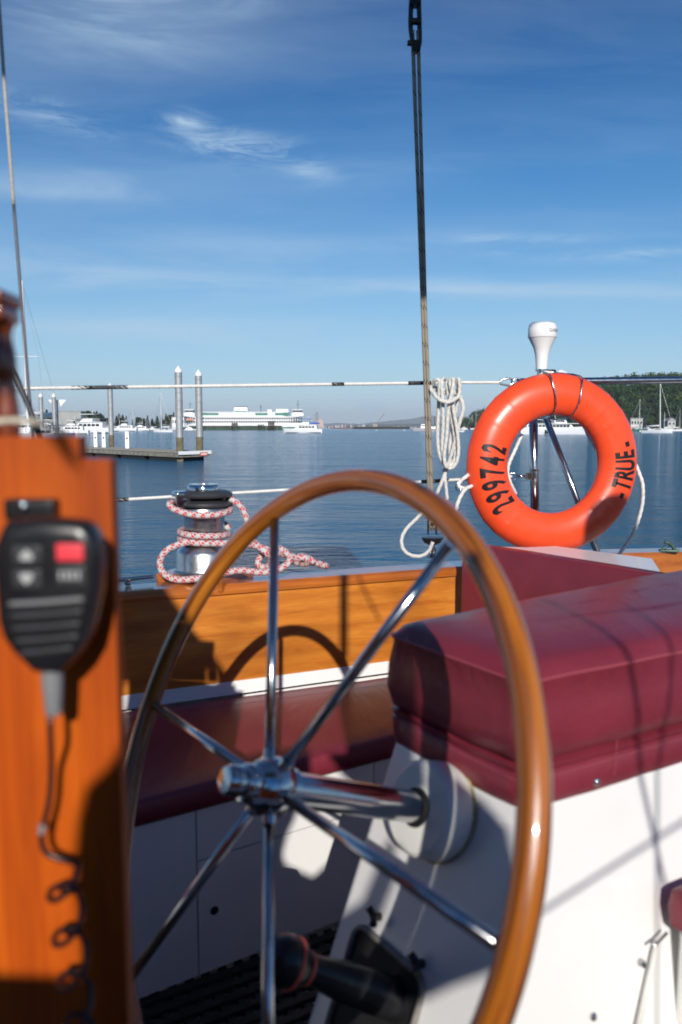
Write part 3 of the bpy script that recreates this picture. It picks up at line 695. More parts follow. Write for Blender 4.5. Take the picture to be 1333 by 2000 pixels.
bm = BM(); k3 = cp_(83, 1618); lathe(bm, [(0.0028, -0.004), (0.0032, 0), (0.0028, 0.004)], k3, (0.2, 0, 1), 12); part('cord_sleeve', bm, M_grey, mic, True)
# hanger bracket
mh = thing('microphone_clip', 'small black clip with bright screw above the radio microphone', 'clip', pp(70, 990))
bm = BM(); a, b_ = pp(22, 972), pp(120, 1012); box(bm, ((a.x + b_.x) / 2, YP - 0.008, (a.z + b_.z) / 2), (b_.x - a.x, 0.015, a.z - b_.z)); bevel(bm, 0.003, 3); part('bracket', bm, M_black, mh, True, smooth=40)
bm = BM(); lathe(bm, [(0.0042, 0), (0.0042, 0.002), (0.002, 0.0038)], pp(62, 984) + Vector((0, -0.0155, 0)), (0, -1, 0), 16); part('screw', bm, M_chrome, mh, True, smooth=50)

# ------------------------------------------------------------------ winch
wc = bp(0, 0, 0.055); s_w = None
wr = at_z(399, 1131, zc); s_w = (wr - p0).dot(eb); wc = Vector((wr.x, wr.y + 0.02, zc + 0.022))
wi = thing('sheet_winch', 'chrome self-tailing winch on the teak cap rail wrapped in red flecked rope', 'winch', wc)
kw = (wc - EYE).y / F
bm = BM(); lathe(bm, [(0.098, 0.0), (0.098, 0.006), (0.092, 0.010), (0.090, 0.016), (0.088, 0.060), (0.083, 0.071), (0.066, 0.086), (0.060, 0.098)], wc, (0, 0, 1), 56); part('base', bm, M_cast, wi, True, smooth=35)
bm = BM(); lathe(bm, [(0.062, 0.098), (0.060, 0.112), (0.064, 0.125), (0.064, 0.17), (0.068, 0.185), (0.074, 0.197), (0.072, 0.203)], wc, (0, 0, 1), 56); part('drum', bm, M_cast, wi, True, smooth=35)
bm = BM(); lathe(bm, [(0.045, 0.203), (0.070, 0.205), (0.082, 0.210), (0.085, 0.215), (0.082, 0.221), (0.062, 0.228), (0.050, 0.229)], wc + Vector((0.006, 0, 0)), (0, 0, 1), 56); part('self_tailer_jaw', bm, M_darkgrey, wi, True, smooth=35)
bm = BM(); lathe(bm, [(0.050, 0.230), (0.062, 0.232), (0.083, 0.239), (0.086, 0.245), (0.082, 0.251), (0.066, 0.258), (0.045, 0.260)], wc + Vector((0.006, 0, 0)), (0, 0, 1), 56); part('self_tailer_jaw', bm, M_darkgrey, wi, True, smooth=35)
bm = BM(); box(bm, wc + Vector((-0.062, -0.035, 0.232)), (0.05, 0.055, 0.052), 0.5); bevel(bm, 0.008, 3); part('stripper_arm', bm, M_chrome, wi, True, smooth=40)
bm = BM(); lathe(bm, [(0.050, 0.259), (0.050, 0.272), (0.046, 0.277), (0.020, 0.277), (0.018, 0.268)], wc, (0, 0, 1), 40); part('top_cap', bm, M_chrome, wi, True, smooth=40)
bm = BM(); box(bm, wc - Vector((0, -0.01, 0.022)), (0.24, 0.20, 0.042), -R_(23)); bevel(bm, 0.006, 3); part('mounting_pad', bm, M_cap, wi, True)
# sheet on the winch
rr_ = 0.0105
def hel(r, z0_, z1_, a0, a1, n=40): return [wc + Vector((r * math.cos(a0 + (a1 - a0) * i / n), r * math.sin(a0 + (a1 - a0) * i / n), z0_ + (z1_ - z0_) * i / n)) for i in range(n + 1)]
dW = wc.y / cpt
def wp(x, y, dd=0.0): return at_y(x, y, wc.y + dd)
path = [wp(640, 1106, .05), wp(612, 1098, .02), wp(588, 1092, -.02), wp(560, 1084, 0.0), wp(530, 1076, -.03), wp(500, 1066, -.05), wp(470, 1062, -.07)]
path += hel(0.075, 0.098, 0.138, R_(-60), R_(-60 - 640), 44)
path += [wc + Vector((0.03, 0.085, 0.155)), wc + Vector((-0.05, 0.09, 0.195))]
path += [wc + Vector((-0.092, -0.045, 0.222)), wc + Vector((-0.082, -0.075, 0.207)), wc + Vector((-0.02, -0.090, 0.190)), wc + Vector((0.045, -0.080, 0.188)), wc + Vector((0.082, -0.035, 0.194)), wc + Vector((0.080, 0.03, 0.20)), wc + Vector((0.066, 0.035, 0.215)), wc + Vector((0.088, 0.0, 0.228))]
path += [wp(471, 990), wp(481, 1010), wp(487, 1038, -.01), wp(496, 1058, -.03), wp(514, 1074, -.06), wp(530, 1090, -.05), wp(522, 1108, -.03), wp(504, 1102, -.02), wp(514, 1082, -.01), wp(540, 1070, 0), wp(560, 1080, -.02), wp(566, 1096, -.04), wp(545, 1112, -.06), wp(510, 1118, -.08), wp(470, 1114, -.10),
         wp(430, 1121, -.12), wp(385, 1130, -.13), wp(345, 1132, -.12), wp(320, 1120, -.10), wp(313, 1098, -.09), wp(324, 1077, -.09), wp(346, 1065, -.08), wp(372, 1058, -.075)]
pth = smoothpts(path, 4)
for p in pth: p.z = max(p.z, zc + rr_ * 0.9)
bm = BM(); tube(bm, pth, rr_, 12); put(part('winch_sheet', bm, M_rope_r), 'white rope with red flecks wound round the winch and coiled on the rail', 'rope')
bm = BM(); kn = wp(592, 1096, -.03)
tube(bm, smoothpts([kn + Vector(p) for p in ((-0.02, 0, -0.008), (-0.012, -0.012, 0.012), (0.008, -0.014, 0.012), (0.012, 0.0, -0.006), (-0.004, 0.012, -0.008), (-0.010, 0.004, 0.014), (0.018, 0.0, 0.008), (0.034, 0.004, -0.004))], 5), rr_, 12)
put(part('rope_knot', bm, M_rope_r), 'knot in red flecked rope on the cap rail right of the winch', 'knot')
# winch handle / rail car lying at left
bm = BM(); h0, h1 = at_z(222, 1134, zc + .02), at_z(300, 1126, zc + .02)
cyl(bm, h0, h1, 0.006, 12); lathe(bm, [(0.009, 0), (0.011, .01), (0.009, .02)], h0.lerp(h1, .35) - Vector((0, 0, .018)), (0, 0, 1), 14); lathe(bm, [(0.008, 0), (0.009, .012)], h0.lerp(h1, .02) - Vector((0, 0, .018)), (0, 0, 1), 14)
put(part('rail_bar', bm, M_steel, None, smooth=40), 'small dark steel bar on the cap rail between pillar and winch', 'fitting')

# ------------------------------------------------------------------ pushpit
pu = thing('stern_rail', 'stainless steel stern rail with upright post and diagonal brace behind the ring buoy', 'railing', at_d(1046, 1090, 2.86))
rA, rB = at_d(1008, 746, 2.80), at_d(1500, 740, 2.78)
bm = BM(); tube(bm, smoothpts([rA, rA.lerp(rB, .3), rA.lerp(rB, .7), rB], 6), 0.0127, 16); part('top_rail', bm, M_steel, pu, True)
bm = BM(); tube(bm, [at_d(1041, 750, 2.82), at_d(1047, 1095, 2.86)], 0.0155, 18); part('post', bm, M_steel, pu, True)
bm = BM(); tube(bm, [at_d(1066, 815, 2.83), at_d(1142, 1012, 2.86), at_d(1170, 1088, 2.87)], 0.0115, 16); part('brace', bm, M_steel, pu, True)
bm = BM(); c = at_d(1044, 918, 2.84); lathe(bm, [(0.0175, -0.004), (0.0175, 0.004)], c, (0, 0, 1), 18)
box(bm, at_d(1033, 930, 2.825), (0.022, 0.006, 0.026)); tube(bm, [at_d(1026, 930, 2.82), at_d(1012, 930, 2.82)], 0.0045, 8)
tube(bm, [at_d(x, y, 2.82) for x, y in ((1012, 930), (1006, 924), (998, 924), (994, 930), (998, 937), (1006, 937), (1012, 930))], 0.0022, 8); part('lifeline_lug', bm, M_steel, pu, True)
# antenna
at0 = at_d(1058, 728, 2.80); ka = 2.80 / F
an = thing('white_antenna', 'white mushroom-shaped marine antenna standing on the stern rail', 'antenna', at0)
bm = BM(); lathe(bm, [(r * ka, h * ka) for r, h in ((11, 6), (11.5, 18), (13, 34), (17, 48), (23, 60), (26, 66))], at0, (0, 0, 1), 36); part('stem', bm, M_antenna, an, True, smooth=60)
bm = BM(); lathe(bm, [(r * ka, h * ka) for r, h in ((26.6, 66.5), (27.6, 68), (27.6, 84), (27, 86), (26, 92), (21, 96), (10, 97.5), (1, 98))], at0, (0, 0, 1), 36); capo = part('cap', bm, M_antenna, an, True, smooth=50)
bm = BM(); lathe(bm, [(r * ka, h * ka) for r, h in ((9, -14), (9, 3), (12, 3), (12, 6.5))], at0, (0, 0, 1), 24); part('mount', bm, M_steel, an, True, smooth=40)
bm = text_bm('GARMIN', 0.0165, 1.15, 0.0003); bmesh.ops.triangulate(bm, faces=bm.faces); bmesh.ops.subdivide_edges(bm, edges=bm.edges, cuts=1)
for v in bm.verts:
    th = v.co.x / (27.6 * ka) + R_(-90 + 15.5 + 38); z = v.co.y + 79 * ka; r = 27.6 * ka + 0.0004
    v.co = at0 + Vector((r * math.cos(th), r * math.sin(th), z))
part('lettering', bm, mat('grey lettering', (0.16, 0.17, 0.18), 0.5), capo, True)
# dark clamp and rope scraps at the rail top
bm = BM(); cl0 = at_d(1074, 731, 2.80); lathe(bm, [(0.017, -0.018), (0.017, 0.018)], cl0, (1, 0.2, 0), 18); box(bm, at_d(1076, 726, 2.79), (0.03, 0.02, 0.014)); part('rail_clamp', bm, M_blackm, pu, True, smooth=40)

# ------------------------------------------------------------------ ring buoy
BC = at_d(1080.5, 907, 2.72)
bu = Vector((math.sin(R_(80)), math.cos(R_(80)), 0)); bv = Vector((0.0, 0.0, 1.0)); bnm = bu.cross(bv)
if bnm.y > 0: bnm = -bnm
RM, TR_, TA = 0.2360, 0.0690, 0.052
def ring_surf(phi, rho, off=0.0):
    """front surface point of the ring at angle phi (0 = right, ccw), radial offset rho from the tube centre"""
    k = max(0.0, 1 - (rho / TR_) ** 2) ** 0.5
    d = bu * math.cos(phi) + bv * math.sin(phi)
    return BC + d * (RM + rho) + bnm * (TA * k + off)
bo = thing('ring_buoy', 'orange ring buoy with black numbers and letters hung on the stern rail', 'ring buoy', BC - Vector((0, 0, 0.304)))
bm = BM(); N1, N2 = 200, 36; rings = []
for i in range(N1):
    ph = 2 * math.pi * i / N1; d = bu * math.cos(ph) + bv * math.sin(ph)
    k = 0.0
    for c0 in (37, 51, 133, 147, 217, 229, 309, 323):
        dd = (math.degrees(ph) - c0 + 180) % 360 - 180; k += math.exp(-(dd / 1.3) ** 2) * 0.024
    ring = []
    for j in range(N2):
        th = 2 * math.pi * j / N2; lip = math.exp(-((math.degrees(th) + 180) % 360 - 180) ** 2 / 60.0) * 0.05
        ring.append(BC + d * (RM + TR_ * (1 + k + lip) * math.cos(th)) + bnm * (TA * (1 + k) * math.sin(th)))
    rings.append(ring)
rs = [[bm.verts.new(p) for p in r] for r in rings]
for i in range(N1):
    for j in range(N2): bm.faces.new((rs[i][j], rs[(i + 1) % N1][j], rs[(i + 1) % N1][(j + 1) % N2], rs[i][(j + 1) % N2]))
ring_o = part('ring', bm, M_buoy, bo, True, smooth=180)
def ring_text(s, phc, rho0, size, sx, inward, weight, adv, nm):
    for i, ch in enumerate(s):
        bm = text_bm(ch, size, sx, weight)
        bmesh.ops.triangulate(bm, faces=bm.faces)
        for _ in range(2):
            es = [e for e in bm.edges if e.calc_length() > 0.010]
            if es: bmesh.ops.subdivide_edges(bm, edges=es, cuts=1); bmesh.ops.triangulate(bm, faces=bm.faces)
        cx = (i - (len(s) - 1) / 2) * adv
        for v in bm.verts:
            x, y = v.co.x + cx, v.co.y
            if inward: ph = phc + x / RM; rho = rho0 - y          # right side: reads upwards, letter tops inwards
            else: ph = phc - x / RM; rho = rho0 + y               # left side: reads upwards, digit tops outwards
            v.co = ring_surf(ph, rho, 0.0011)
        part(nm, bm, M_letter, bo, True)
ring_text('299742', R_(190.5), -0.006, 0.116, 0.50, False, 0.0034, 0.0395, 'digit')
ring_text('-TRUE-', R_(-4.5), 0.010, 0.098, 0.54, True, 0.0034, 0.0335, 'letter')
# wire bracket holding it
bk = thing('buoy_bracket', 'bent stainless wire bracket clipped over the top of the ring buoy', 'bracket', BC + Vector((0, 0, 0.3)))
bm = BM()
def wr_(ph, rho, off): return ring_surf(ph, rho, off)
for (p_, q_) in ((R_(97), R_(96)), (R_(75), R_(74))):
    tube(bm, smoothpts([ring_surf(p_, 0.073, -0.03) + Vector((0, 0, 0.008)), ring_surf(p_, 0.066, 0.02), ring_surf(p_, 0.03, 0.008), ring_surf(q_, -0.02, 0.008), ring_surf(q_, -0.062, 0.012), ring_surf(q_, -0.077, -0.02), ring_surf(q_, -0.077, -0.07)], 6), 0.0028, 8)
tube(bm, [ring_surf(R_(97), 0.073, -0.03) + Vector((0, 0, 0.008)), ring_surf(R_(75), 0.073, -0.03) + Vector((0, 0, 0.008))], 0.0028, 8)
tube(bm, [ring_surf(R_(96), -0.077, -0.07), ring_surf(R_(74), -0.077, -0.07)], 0.0028, 8)
part('wire_frame', bm, M_steel, bk, True)
# grab line round the buoy
def rd_(x, y, d): return at_d(x, y, d)
gl = thing('grab_line', 'white twisted grab line looped around the orange ring buoy', 'rope', BC + Vector((0, 0, -0.3)))
kw_ = dict(n=10, strands=3, pitch=0.022)
for pts in (
    [rd_(925, 922, 2.70), rd_(912, 930, 2.66), rd_(898, 942, 2.66), rd_(897, 950, 2.66), rd_(908, 954, 2.66)],
    [rd_(922, 949, 2.66), rd_(908, 957, 2.64), rd_(896, 978, 2.64), rd_(891, 1000, 2.65), rd_(893, 1030, 2.68), rd_(905, 1062, 2.72)],
    [rd_(1240, 903, 2.78), rd_(1249, 925, 2.78), rd_(1256, 950, 2.78), rd_(1254, 990, 2.80), rd_(1240, 1035, 2.82), rd_(1222, 1065, 2.84), rd_(1206, 1088, 2.84)],
    [rd_(1020, 848, 2.80), rd_(1006, 880, 2.80), rd_(996, 902, 2.78), rd_(992, 920, 2.76), rd_(996, 940, 2.75), rd_(1008, 965, 2.78)],
    [rd_(1140, 830, 2.90), rd_(1150, 850, 2.90), rd_(1162, 872, 2.88), rd_(1176, 888, 2.86)],
    [rd_(1172, 895, 2.80), rd_(1181, 905, 2.79), rd_(1180, 920, 2.79), rd_(1177, 932, 2.80)],
    [rd_(1060, 1036, 2.75), rd_(1075, 1038, 2.73), rd_(1092, 1037, 2.73), rd_(1108, 1030, 2.75)],
    [rd_(1048, 741, 2.72), rd_(1062, 729, 2.70), rd_(1078, 728, 2.70)],
    [rd_(1086, 734, 2.74), rd_(1096, 726, 2.74), rd_(1107, 731, 2.74)]):
    bm = BM(); tube(bm, dense(smoothpts(pts, 8), 0.004), 0.0062, **kw_); part('rope_loop', bm, M_cord, gl, True)
bm = BM(); tube(bm, [at_d(x, y, 2.66) for x, y in ((890, 950), (894, 942), (902, 944), (905, 950), (900, 957), (892, 957))], 0.0028, 8, closed=True); put(part('snap_shackle', bm, M_steel), 'small steel shackle at the left edge of the ring buoy', 'shackle')

# ------------------------------------------------------------------ lifelines
def line(pts, bm, r=0.0052, st=3): tube(bm, dense([Vector(p) for p in pts], 0.006), r, 9, strands=st, pitch=0.016, amp=0.10)
def ull(x):
    y = 758.5 - (x - 60) * 11.5 / 840.0 if x < 900 else 747
    return at_d(x, y, 2.36 + (x - 60) / 940 * 0.38)
def lll(x):
    y = 976.5 - (x - 230) * 46 / 770.0
    return at_d(x, y, 2.56 + (x - 230) / 770 * 0.24)
ul = thing('upper_lifeline', 'upper white lifeline with dark tape wraps crossing above the horizon', 'lifeline', ull(480))
bm = BM(); line([ull(x) for x in (-200, 200, 500, 700, 900, 975)], bm); part('line', bm, M_cord, ul, True)
for a, b_ in ((64, 70), (75, 79), (138, 250), (648, 672), (797, 842)):
    bm = BM(); tube(bm, seg(ull(a), ull(b_), 0.02), 0.0068 if b_ - a > 30 and a > 700 else 0.0060, 10); part('tape_wrap', bm, M_tape, ul, True)
bm = BM()
tube(bm, smoothpts([at_d(x, y, 2.76) for x, y in ((974, 748), (984, 741), (996, 739), (1002, 744), (1001, 750), (994, 753), (984, 751))], 5, True), 0.0036, 8, closed=True)
tube(bm, smoothpts([at_d(x, y, 2.77) for x, y in ((1000, 745), (1008, 740), (1016, 741), (1018, 747), (1010, 751), (1002, 749))], 5, True), 0.0030, 8, closed=True); part('end_shackle', bm, M_steel, ul, True)
lw = thing('lower_lifeline', 'lower white lifeline passing behind the winch and wheel', 'lifeline', lll(500))
bm = BM(); line([lll(x) for x in (-200, 100, 400, 700, 1000)], bm); part('line', bm, M_cord, lw, True)
for a, b_ in ((190, 252), (822, 862)):
    bm = BM(); tube(bm, seg(lll(a), lll(b_), 0.02), 0.0064, 10); part('tape_wrap', bm, M_tape, lw, True)

# ------------------------------------------------------------------ tackle at centre
tk = thing('rope_tackle', 'tall two-part rope tackle with black block rising from the cap rail', 'tackle', at_y(843, 1092, 2.62))
YT = 2.64
def tp(x, y, dy=0.0): return at_y(x, y, YT + dy)
bm = BM(); tube(bm, dense([tp(806, 60), tp(833, 800), tp(841, 1035)], 0.02), 0.0064, 10); part('fall_rope', bm, M_rope_t, tk, True)
bm = BM(); tube(bm, dense([tp(817, 60), tp(831, 600, -.004), tp(838.5, 800, -.006), tp(843, 960, -.004), tp(847, 1035)], 0.02), 0.0062, 10); part('fall_rope', bm, M_rope_t, tk, True)
bm = BM()
top = tp(811, 42); k5 = YT / F
lathe(bm, [(0.5 * k5, -9 * k5), (9 * k5, -8.9 * k5), (9 * k5, -5 * k5), (6 * k5, -4.9 * k5), (6 * k5, 4.9 * k5), (9 * k5, 5 * k5), (9 * k5, 8.9 * k5), (.5 * k5, 9 * k5)], top, (1, 0, 0), 24)
for dx in (-8, 8):
    pts = [tp(811 + dx * .9, -4), tp(811 + dx, 20), tp(811 + dx * 1.1, 50), tp(813 + dx * .9, 80), tp(813 + dx * .5, 96)]
    tube(bm, smoothpts(pts, 4), 0.0075, 8)
cyl(bm, tp(796, 84), tp(822, 86), 0.0085, 12); cyl(bm, tp(808, 0) + Vector((-0.12, 0, 3.2)), tp(808, 8), 0.007, 12); box(bm, tp(811, 6), (0.035, 0.03, 0.02)); box(bm, tp(813, 92), (0.026, 0.03, 0.03))
part('upper_block', bm, M_black, tk, True)
bm = BM(); ctr = tp(845, 1052)
lathe(bm, [(0.004, -0.022), (0.014, -0.020), (0.030, -0.012), (0.035, 0.001), (0.035, 0.005), (0.012, 0.006)], ctr, (0, 0, 1), 32); cb = part('cleat_dish', bm, M_black, tk, True, smooth=40)
bm = BM(); a, b_ = tp(836, 1040), tp(853, 1048)
for x in (836.5, 852.5): box(bm, (tp(x, 1028).x, ctr.y, tp(x, 1028).z), (0.004, 0.030, 0.055))
lathe(bm, [(0.013, -0.008), (0.013, 0.008)], tp(845, 1020) - Vector((0.0, 0, 0)), (1, 0, 0), 20); bevel(bm, 0.001, 1, 60); part('lower_block', bm, M_black, tk, True)
bm = BM(); tube(bm, smoothpts([ctr + Vector(p) for p in ((0, 0, -0.02), (0.010, 0, -0.034), (0.004, 0, -0.052), (-0.008, 0, -0.050), (-0.010, 0, -0.034), (0, 0, -0.02))], 4), 0.0035, 8)
lathe(bm, [(0.016, -0.064), (0.016, -0.058), (0.006, -0.052), (0.005, -0.03)], ctr, (0, 0, 1), 18); part('deck_shackle', bm, M_steel, tk, True)

# ------------------------------------------------------------------ hanked white rope
YR = 2.64
def hp(x, y, dy=0.0): return at_y(x, y, YR + dy)
P = []
strands = [(859, 900, 868, 0), (866, 908, 884, -.02), (876, 914, 890, .01), (884, 905, 893, -.015), (872, 912, 880, .02)]
tops = [(848, 745), (866, 741), (874, 740), (884, 744), (895, 745)]
path = [hp(846, 752, .0), hp(850, 743, -.02), hp(858, 744, -.03), hp(858, 770, -.02), hp(857, 800, -.01), hp(855, 850, -.01), hp(858, 885, -.01), hp(869, 908, -.01), hp(882, 908, -.01), hp(890, 890, 0), hp(888, 850, 0), hp(880, 800, .0), hp(876, 770, .0), hp(872, 745, .01), hp(867, 739, -.01),
        hp(863, 748, -.03), hp(865, 780, -.03), hp(866, 830, -.025), hp(864, 870, -.02), hp(868, 900, -.02), hp(878, 915, -.02), hp(891, 905, -.02), hp(896, 880, -.02), hp(893, 840, -.02), hp(886, 800, -.02), hp(882, 765, -.02), hp(879, 744, -.01), hp(886, 741, -.02),
        hp(884, 760, -.035), hp(876, 800, -.03), hp(873, 850, -.03), hp(868, 890, -.03), hp(872, 912, -.03), hp(880, 905, 0.01), hp(879, 870, .02), hp(885, 830, .02), hp(893, 790, .01), hp(895, 760, 0), hp(893, 744, -.01), hp(897, 742, -.02), hp(898, 765, -.02), hp(892, 778, -.035), hp(872, 784, -.045), hp(852, 775, -.04), hp(842, 760, -.02), hp(846, 754, .015), hp(866, 766, .02), hp(890, 770, .01), hp(893, 777, -.03), hp(874, 786, -.055),
        hp(855, 778, -.05), hp(847, 766, -.03), hp(850, 762, 0.01), hp(890, 764, .015), hp(902, 782, -.01), hp(905, 800, -.015), hp(899, 822, -.015), hp(894, 842, -.01), hp(884, 880, .0), hp(874, 912, .01), hp(866, 935, 0), hp(852, 968, 0)]
hk = thing('rope_hank', 'white rope with blue flecks hanked over the upper lifeline beside the ring buoy', 'rope', hp(876, 915))
bm = BM(); tube(bm, smoothpts(path, 5), 0.0060, 10)
tube(bm, smoothpts([hp(852, 968), hp(835, 990, .01), hp(815, 1012, .02), hp(795, 1032, .0), hp(785, 1052, -.02), hp(788, 1072, -.03), hp(802, 1084, -.03), hp(822, 1086, -.03), hp(838, 1076, -.03), hp(846, 1058, -.035)], 6), 0.0060, 10)
part('hanked_rope', bm, M_rope_w, hk, True)
bm = BM(); tube(bm, smoothpts([hp(868, 915, .01), hp(870, 935, 0.0), hp(872, 955, 0), hp(874, 976, 0)], 5), 0.0056, 10); part('rope_tail', bm, M_rope_w, hk, True)

# ------------------------------------------------------------------ unseen blockers added behind the camera, outlined to cast shade into view
Av = Vector((math.cos(SUN_AZ), -math.sin(SUN_AZ), 0)); Bv = Av.cross(sdir)
if Bv.z < 0: Bv = -Bv
def shp(a, b_, s): return EYE + Av * a + Bv * b_ + sdir * s
M_blocker = mat('tan blocker', (0.20, 0.155, 0.11), 0.9)  # used only on unseen shapes added to block light
def shade(nm, label, pts, s=-0.85, th=0.03, cat='canvas'):
    bm = BM(); prism(bm, [shp(a, b_, s) for a, b_ in pts], -sdir * th); return put(part(nm, bm, M_blocker), label, cat)
def sc_of(P_): v = P_ - EYE; return (v.dot(Av), v.dot(Bv))

# ================================================================== THE HARBOUR
def Wt(x, y): return at_z(x, y, 0.0)
def up_z(y, P_):            # height of picture row y at the distance of P_
    r = ray(666.5, y); return EYE.z + r.z * (P_.y / r.y)
M_steelp = mat('pile steel', (0.42, 0.43, 0.43), 0.55, 0.35, var=0.22, vscale=2.5)
M_rustp = mat('stained pile foot', (0.20, 0.17, 0.10), 0.85, var=0.5, vscale=3)
GP = 'steel guide piles of the floating dock'
def pile(P_, label, h=5.0, r=0.19, base=-0.4):
    pr = thing('steel_pile', label, 'pile', P_, GP)
    bm = BM(); cyl(bm, (0, 0, 1.25), (0, 0, h - 0.32), r, 20); part('shaft', bm, M_steelp, pr, smooth=40)
    bm = BM(); cyl(bm, (0, 0, base), (0, 0, 1.25), r * 1.01, 20); part('stained_foot', bm, M_rustp, pr, smooth=40)
    bm = BM(); lathe(bm, [(r * 1.08, h - 0.36), (r * 1.08, h - 0.27), (0.01, h)], (0, 0, 0), (0, 0, 1), 20); part('cap', bm, M_capw, pr, smooth=30)
    for k in range(7):
        bm = BM(); z = 1.9 + k * 0.42; lathe(bm, [(r + 0.004, z), (r + 0.012, z + .015), (r + 0.004, z + .03)], (0, 0, 0), (0, 0, 1), 20, False); part('weld_band', bm, M_steelp, pr)
    return pr
K1 = Wt(350, 901.5); K2 = Wt(397, 899.5); K0 = Wt(168, 890.5)
dk = thing('floating_dock', 'weathered timber floating dock with dark floats on the left side of the harbour', 'dock', K1)
dl = (K0 - K1); dl.z = 0; dL = dl.length; dl.normalize(); de = (K2 - K1); de.z = 0; dE = 2.1; de.normalize()
def dp(a, b_, z): q = K1 + dl * a + de * b_; return Vector((q.x, q.y, z))
bm = BM(); prism(bm, [dp(-.1, -.1, 0.22), dp(dL + 25, -.1, 0.22), dp(dL + 25, dE, 0.22), dp(-.1, dE, 0.22)], Vector((0, 0, 0.24))); part('timber_frame', bm, M_dockw, dk, True)
bm = BM()
for i in range(70):
    a = i * 0.5 - 0.1; prism(bm, [dp(a, -.14, 0.465), dp(a + .47, -.14, 0.465), dp(a + .47, dE + .04, 0.465), dp(a, dE + .04, 0.465)], Vector((0, 0, 0.05)))
part('deck_planks', bm, mat('sunbleached planks', (0.42, 0.39, 0.33), 0.85, var=0.3, vscale=2), dk, True)
for i in range(9):
    a = 0.3 + i * 3.4; bm = BM(); prism(bm, [dp(a, 0.0, -0.3), dp(a + 2.9, 0.0, -0.3), dp(a + 2.9, dE - .15, -0.3), dp(a, dE - .15, -0.3)], Vector((0, 0, 0.5))); part('float', bm, M_dockd, dk, True)
bm = BM(); prism(bm, [dp(-.16, -.14, 0.36), dp(-.16, dE + .05, 0.36), dp(-.16, dE + .05, 0.54), dp(-.16, -.14, 0.54)], -dl * 0.05); part('end_rub_rail', bm, M_capw, dk, True)
bm = BM(); q = dp(-.22, dE * 0.62, 0.26); prism(bm, [q, q + de * 0.55, q + de * 0.55 + Vector((0, 0, .2)), q + Vector((0, 0, .2))], -dl * 0.02); part('red_sign', bm, mat('faded red sign', (0.62, 0.16, 0.10), 0.6), dk, True)
bm = BM(); q = dp(-.245, dE * 0.66, 0.325); prism(bm, [q, q + de * 0.40, q + de * 0.40 + Vector((0, 0, .07)), q + Vector((0, 0, .07))], -dl * 0.004); part('sign_stripe', bm, M_capw, dk, True)
pa_ = dp(0.25, 0.25, 0); pb_ = Wt(388, 898)
pile(Vector((pa_.x, pa_.y, 0)), 'tall grey steel pile with white cone cap at the near corner of the floating dock')
pile(Wt(391, 897), 'tall grey steel pile at the right end of the floating dock')
P1_ = Wt(219, 883); pile(P1_, 'single grey steel pile standing behind the middle of the floating dock')
P4_ = Wt(109, 872.5); pile(P4_, 'thin grey pile in front of the white triangle sign, far left')
pile(Wt(83.5, 872.5), 'thin grey pile farthest left, beside the leaning steel stay')
ts = thing('triangle_sign', 'white triangular navigation boards behind a pile at far left', 'sign', P4_ + Vector((0.1, 0.6, 0)))
bm = BM(); cyl(bm, (0, 0, -.3), (0, 0, 4.4), 0.08, 10); part('post', bm, M_steelp, ts)
for sx_ in (-1, 1):
    bm = BM(); prism(bm, [Vector((sx_ * 0.15, 0, 4.4)), Vector((sx_ * 0.85, 0, 4.4)), Vector((sx_ * 0.30, 0, 3.75))], Vector((0, 0.04, 0))); part('board', bm, M_capw, ts)
for i, (x, lb) in enumerate(((185, 'leftmost white power pedestal on the floating dock'), (201, 'second white power pedestal from the left on the floating dock'), (244, 'white power pedestal on the dock right of the single pile'))):
    # meet the dock's centre line
    best = min((abs(math.atan2(dp(a / 5, 1.0, .5).x, dp(a / 5, 1.0, .5).y) - math.atan((x - 666.5) / F / 0.9945)), a / 5) for a in range(0, 150))[1]
    q = dp(best, 1.3, 0.51)
    pd = thing('power_pedestal', lb, 'pedestal', q, 'power pedestals on the floating dock')
    bm = BM(); box(bm, (0, 0, 0.45), (0.24, 0.2, 0.9)); bevel(bm, 0.02, 2); part('post', bm, M_capw, pd)
    bm = BM(); box(bm, (0, 0, 0.97), (0.26, 0.22, 0.12)); bevel(bm, 0.03, 2); part('lamp_head', bm, M_antenna, pd)
    bm = BM(); box(bm, (0.0, -0.105, 0.62), (0.09, 0.015, 0.10)); part('socket', bm, M_blackm, pd)

# ---- boats
def hull_bm(L, B, H, sheer=0.35, n=22, stern=0.75, z0=-0.3):
    bm = BM(); rings = []
    for i in range(n):
        t_ = i / (n - 1); x = (t_ - 0.5) * L
        wd = B / 2 * (stern + (1 - stern) * math.sin(min(1, t_ * 2.2) * math.pi / 2)) * (1 - max(0, (t_ - 0.52) / 0.48) ** 2.2 * 0.985)
        zt_ = H * (1 + sheer * max(0, t_ - 0.25) ** 1.6 * 1.4 + 0.08 * (1 - t_) ** 2); rk = max(0, (t_ - .8)) * 0
        flare = 0.72 - 0.35 * max(0, t_ - .6)
        rings.append([Vector((x + t_ ** 6 * (-L * 0.05), -wd * flare, z0)), Vector((x + t_ ** 6 * (-L * 0.025), -wd * 0.93, H * 0.35)), Vector((x, -wd, zt_)), Vector((x, wd, zt_)), Vector((x + t_ ** 6 * (-L * 0.025), wd * 0.93, H * 0.35)), Vector((x + t_ ** 6 * (-L * .05), wd * flare, z0))])
    loft(bm, rings); return bm
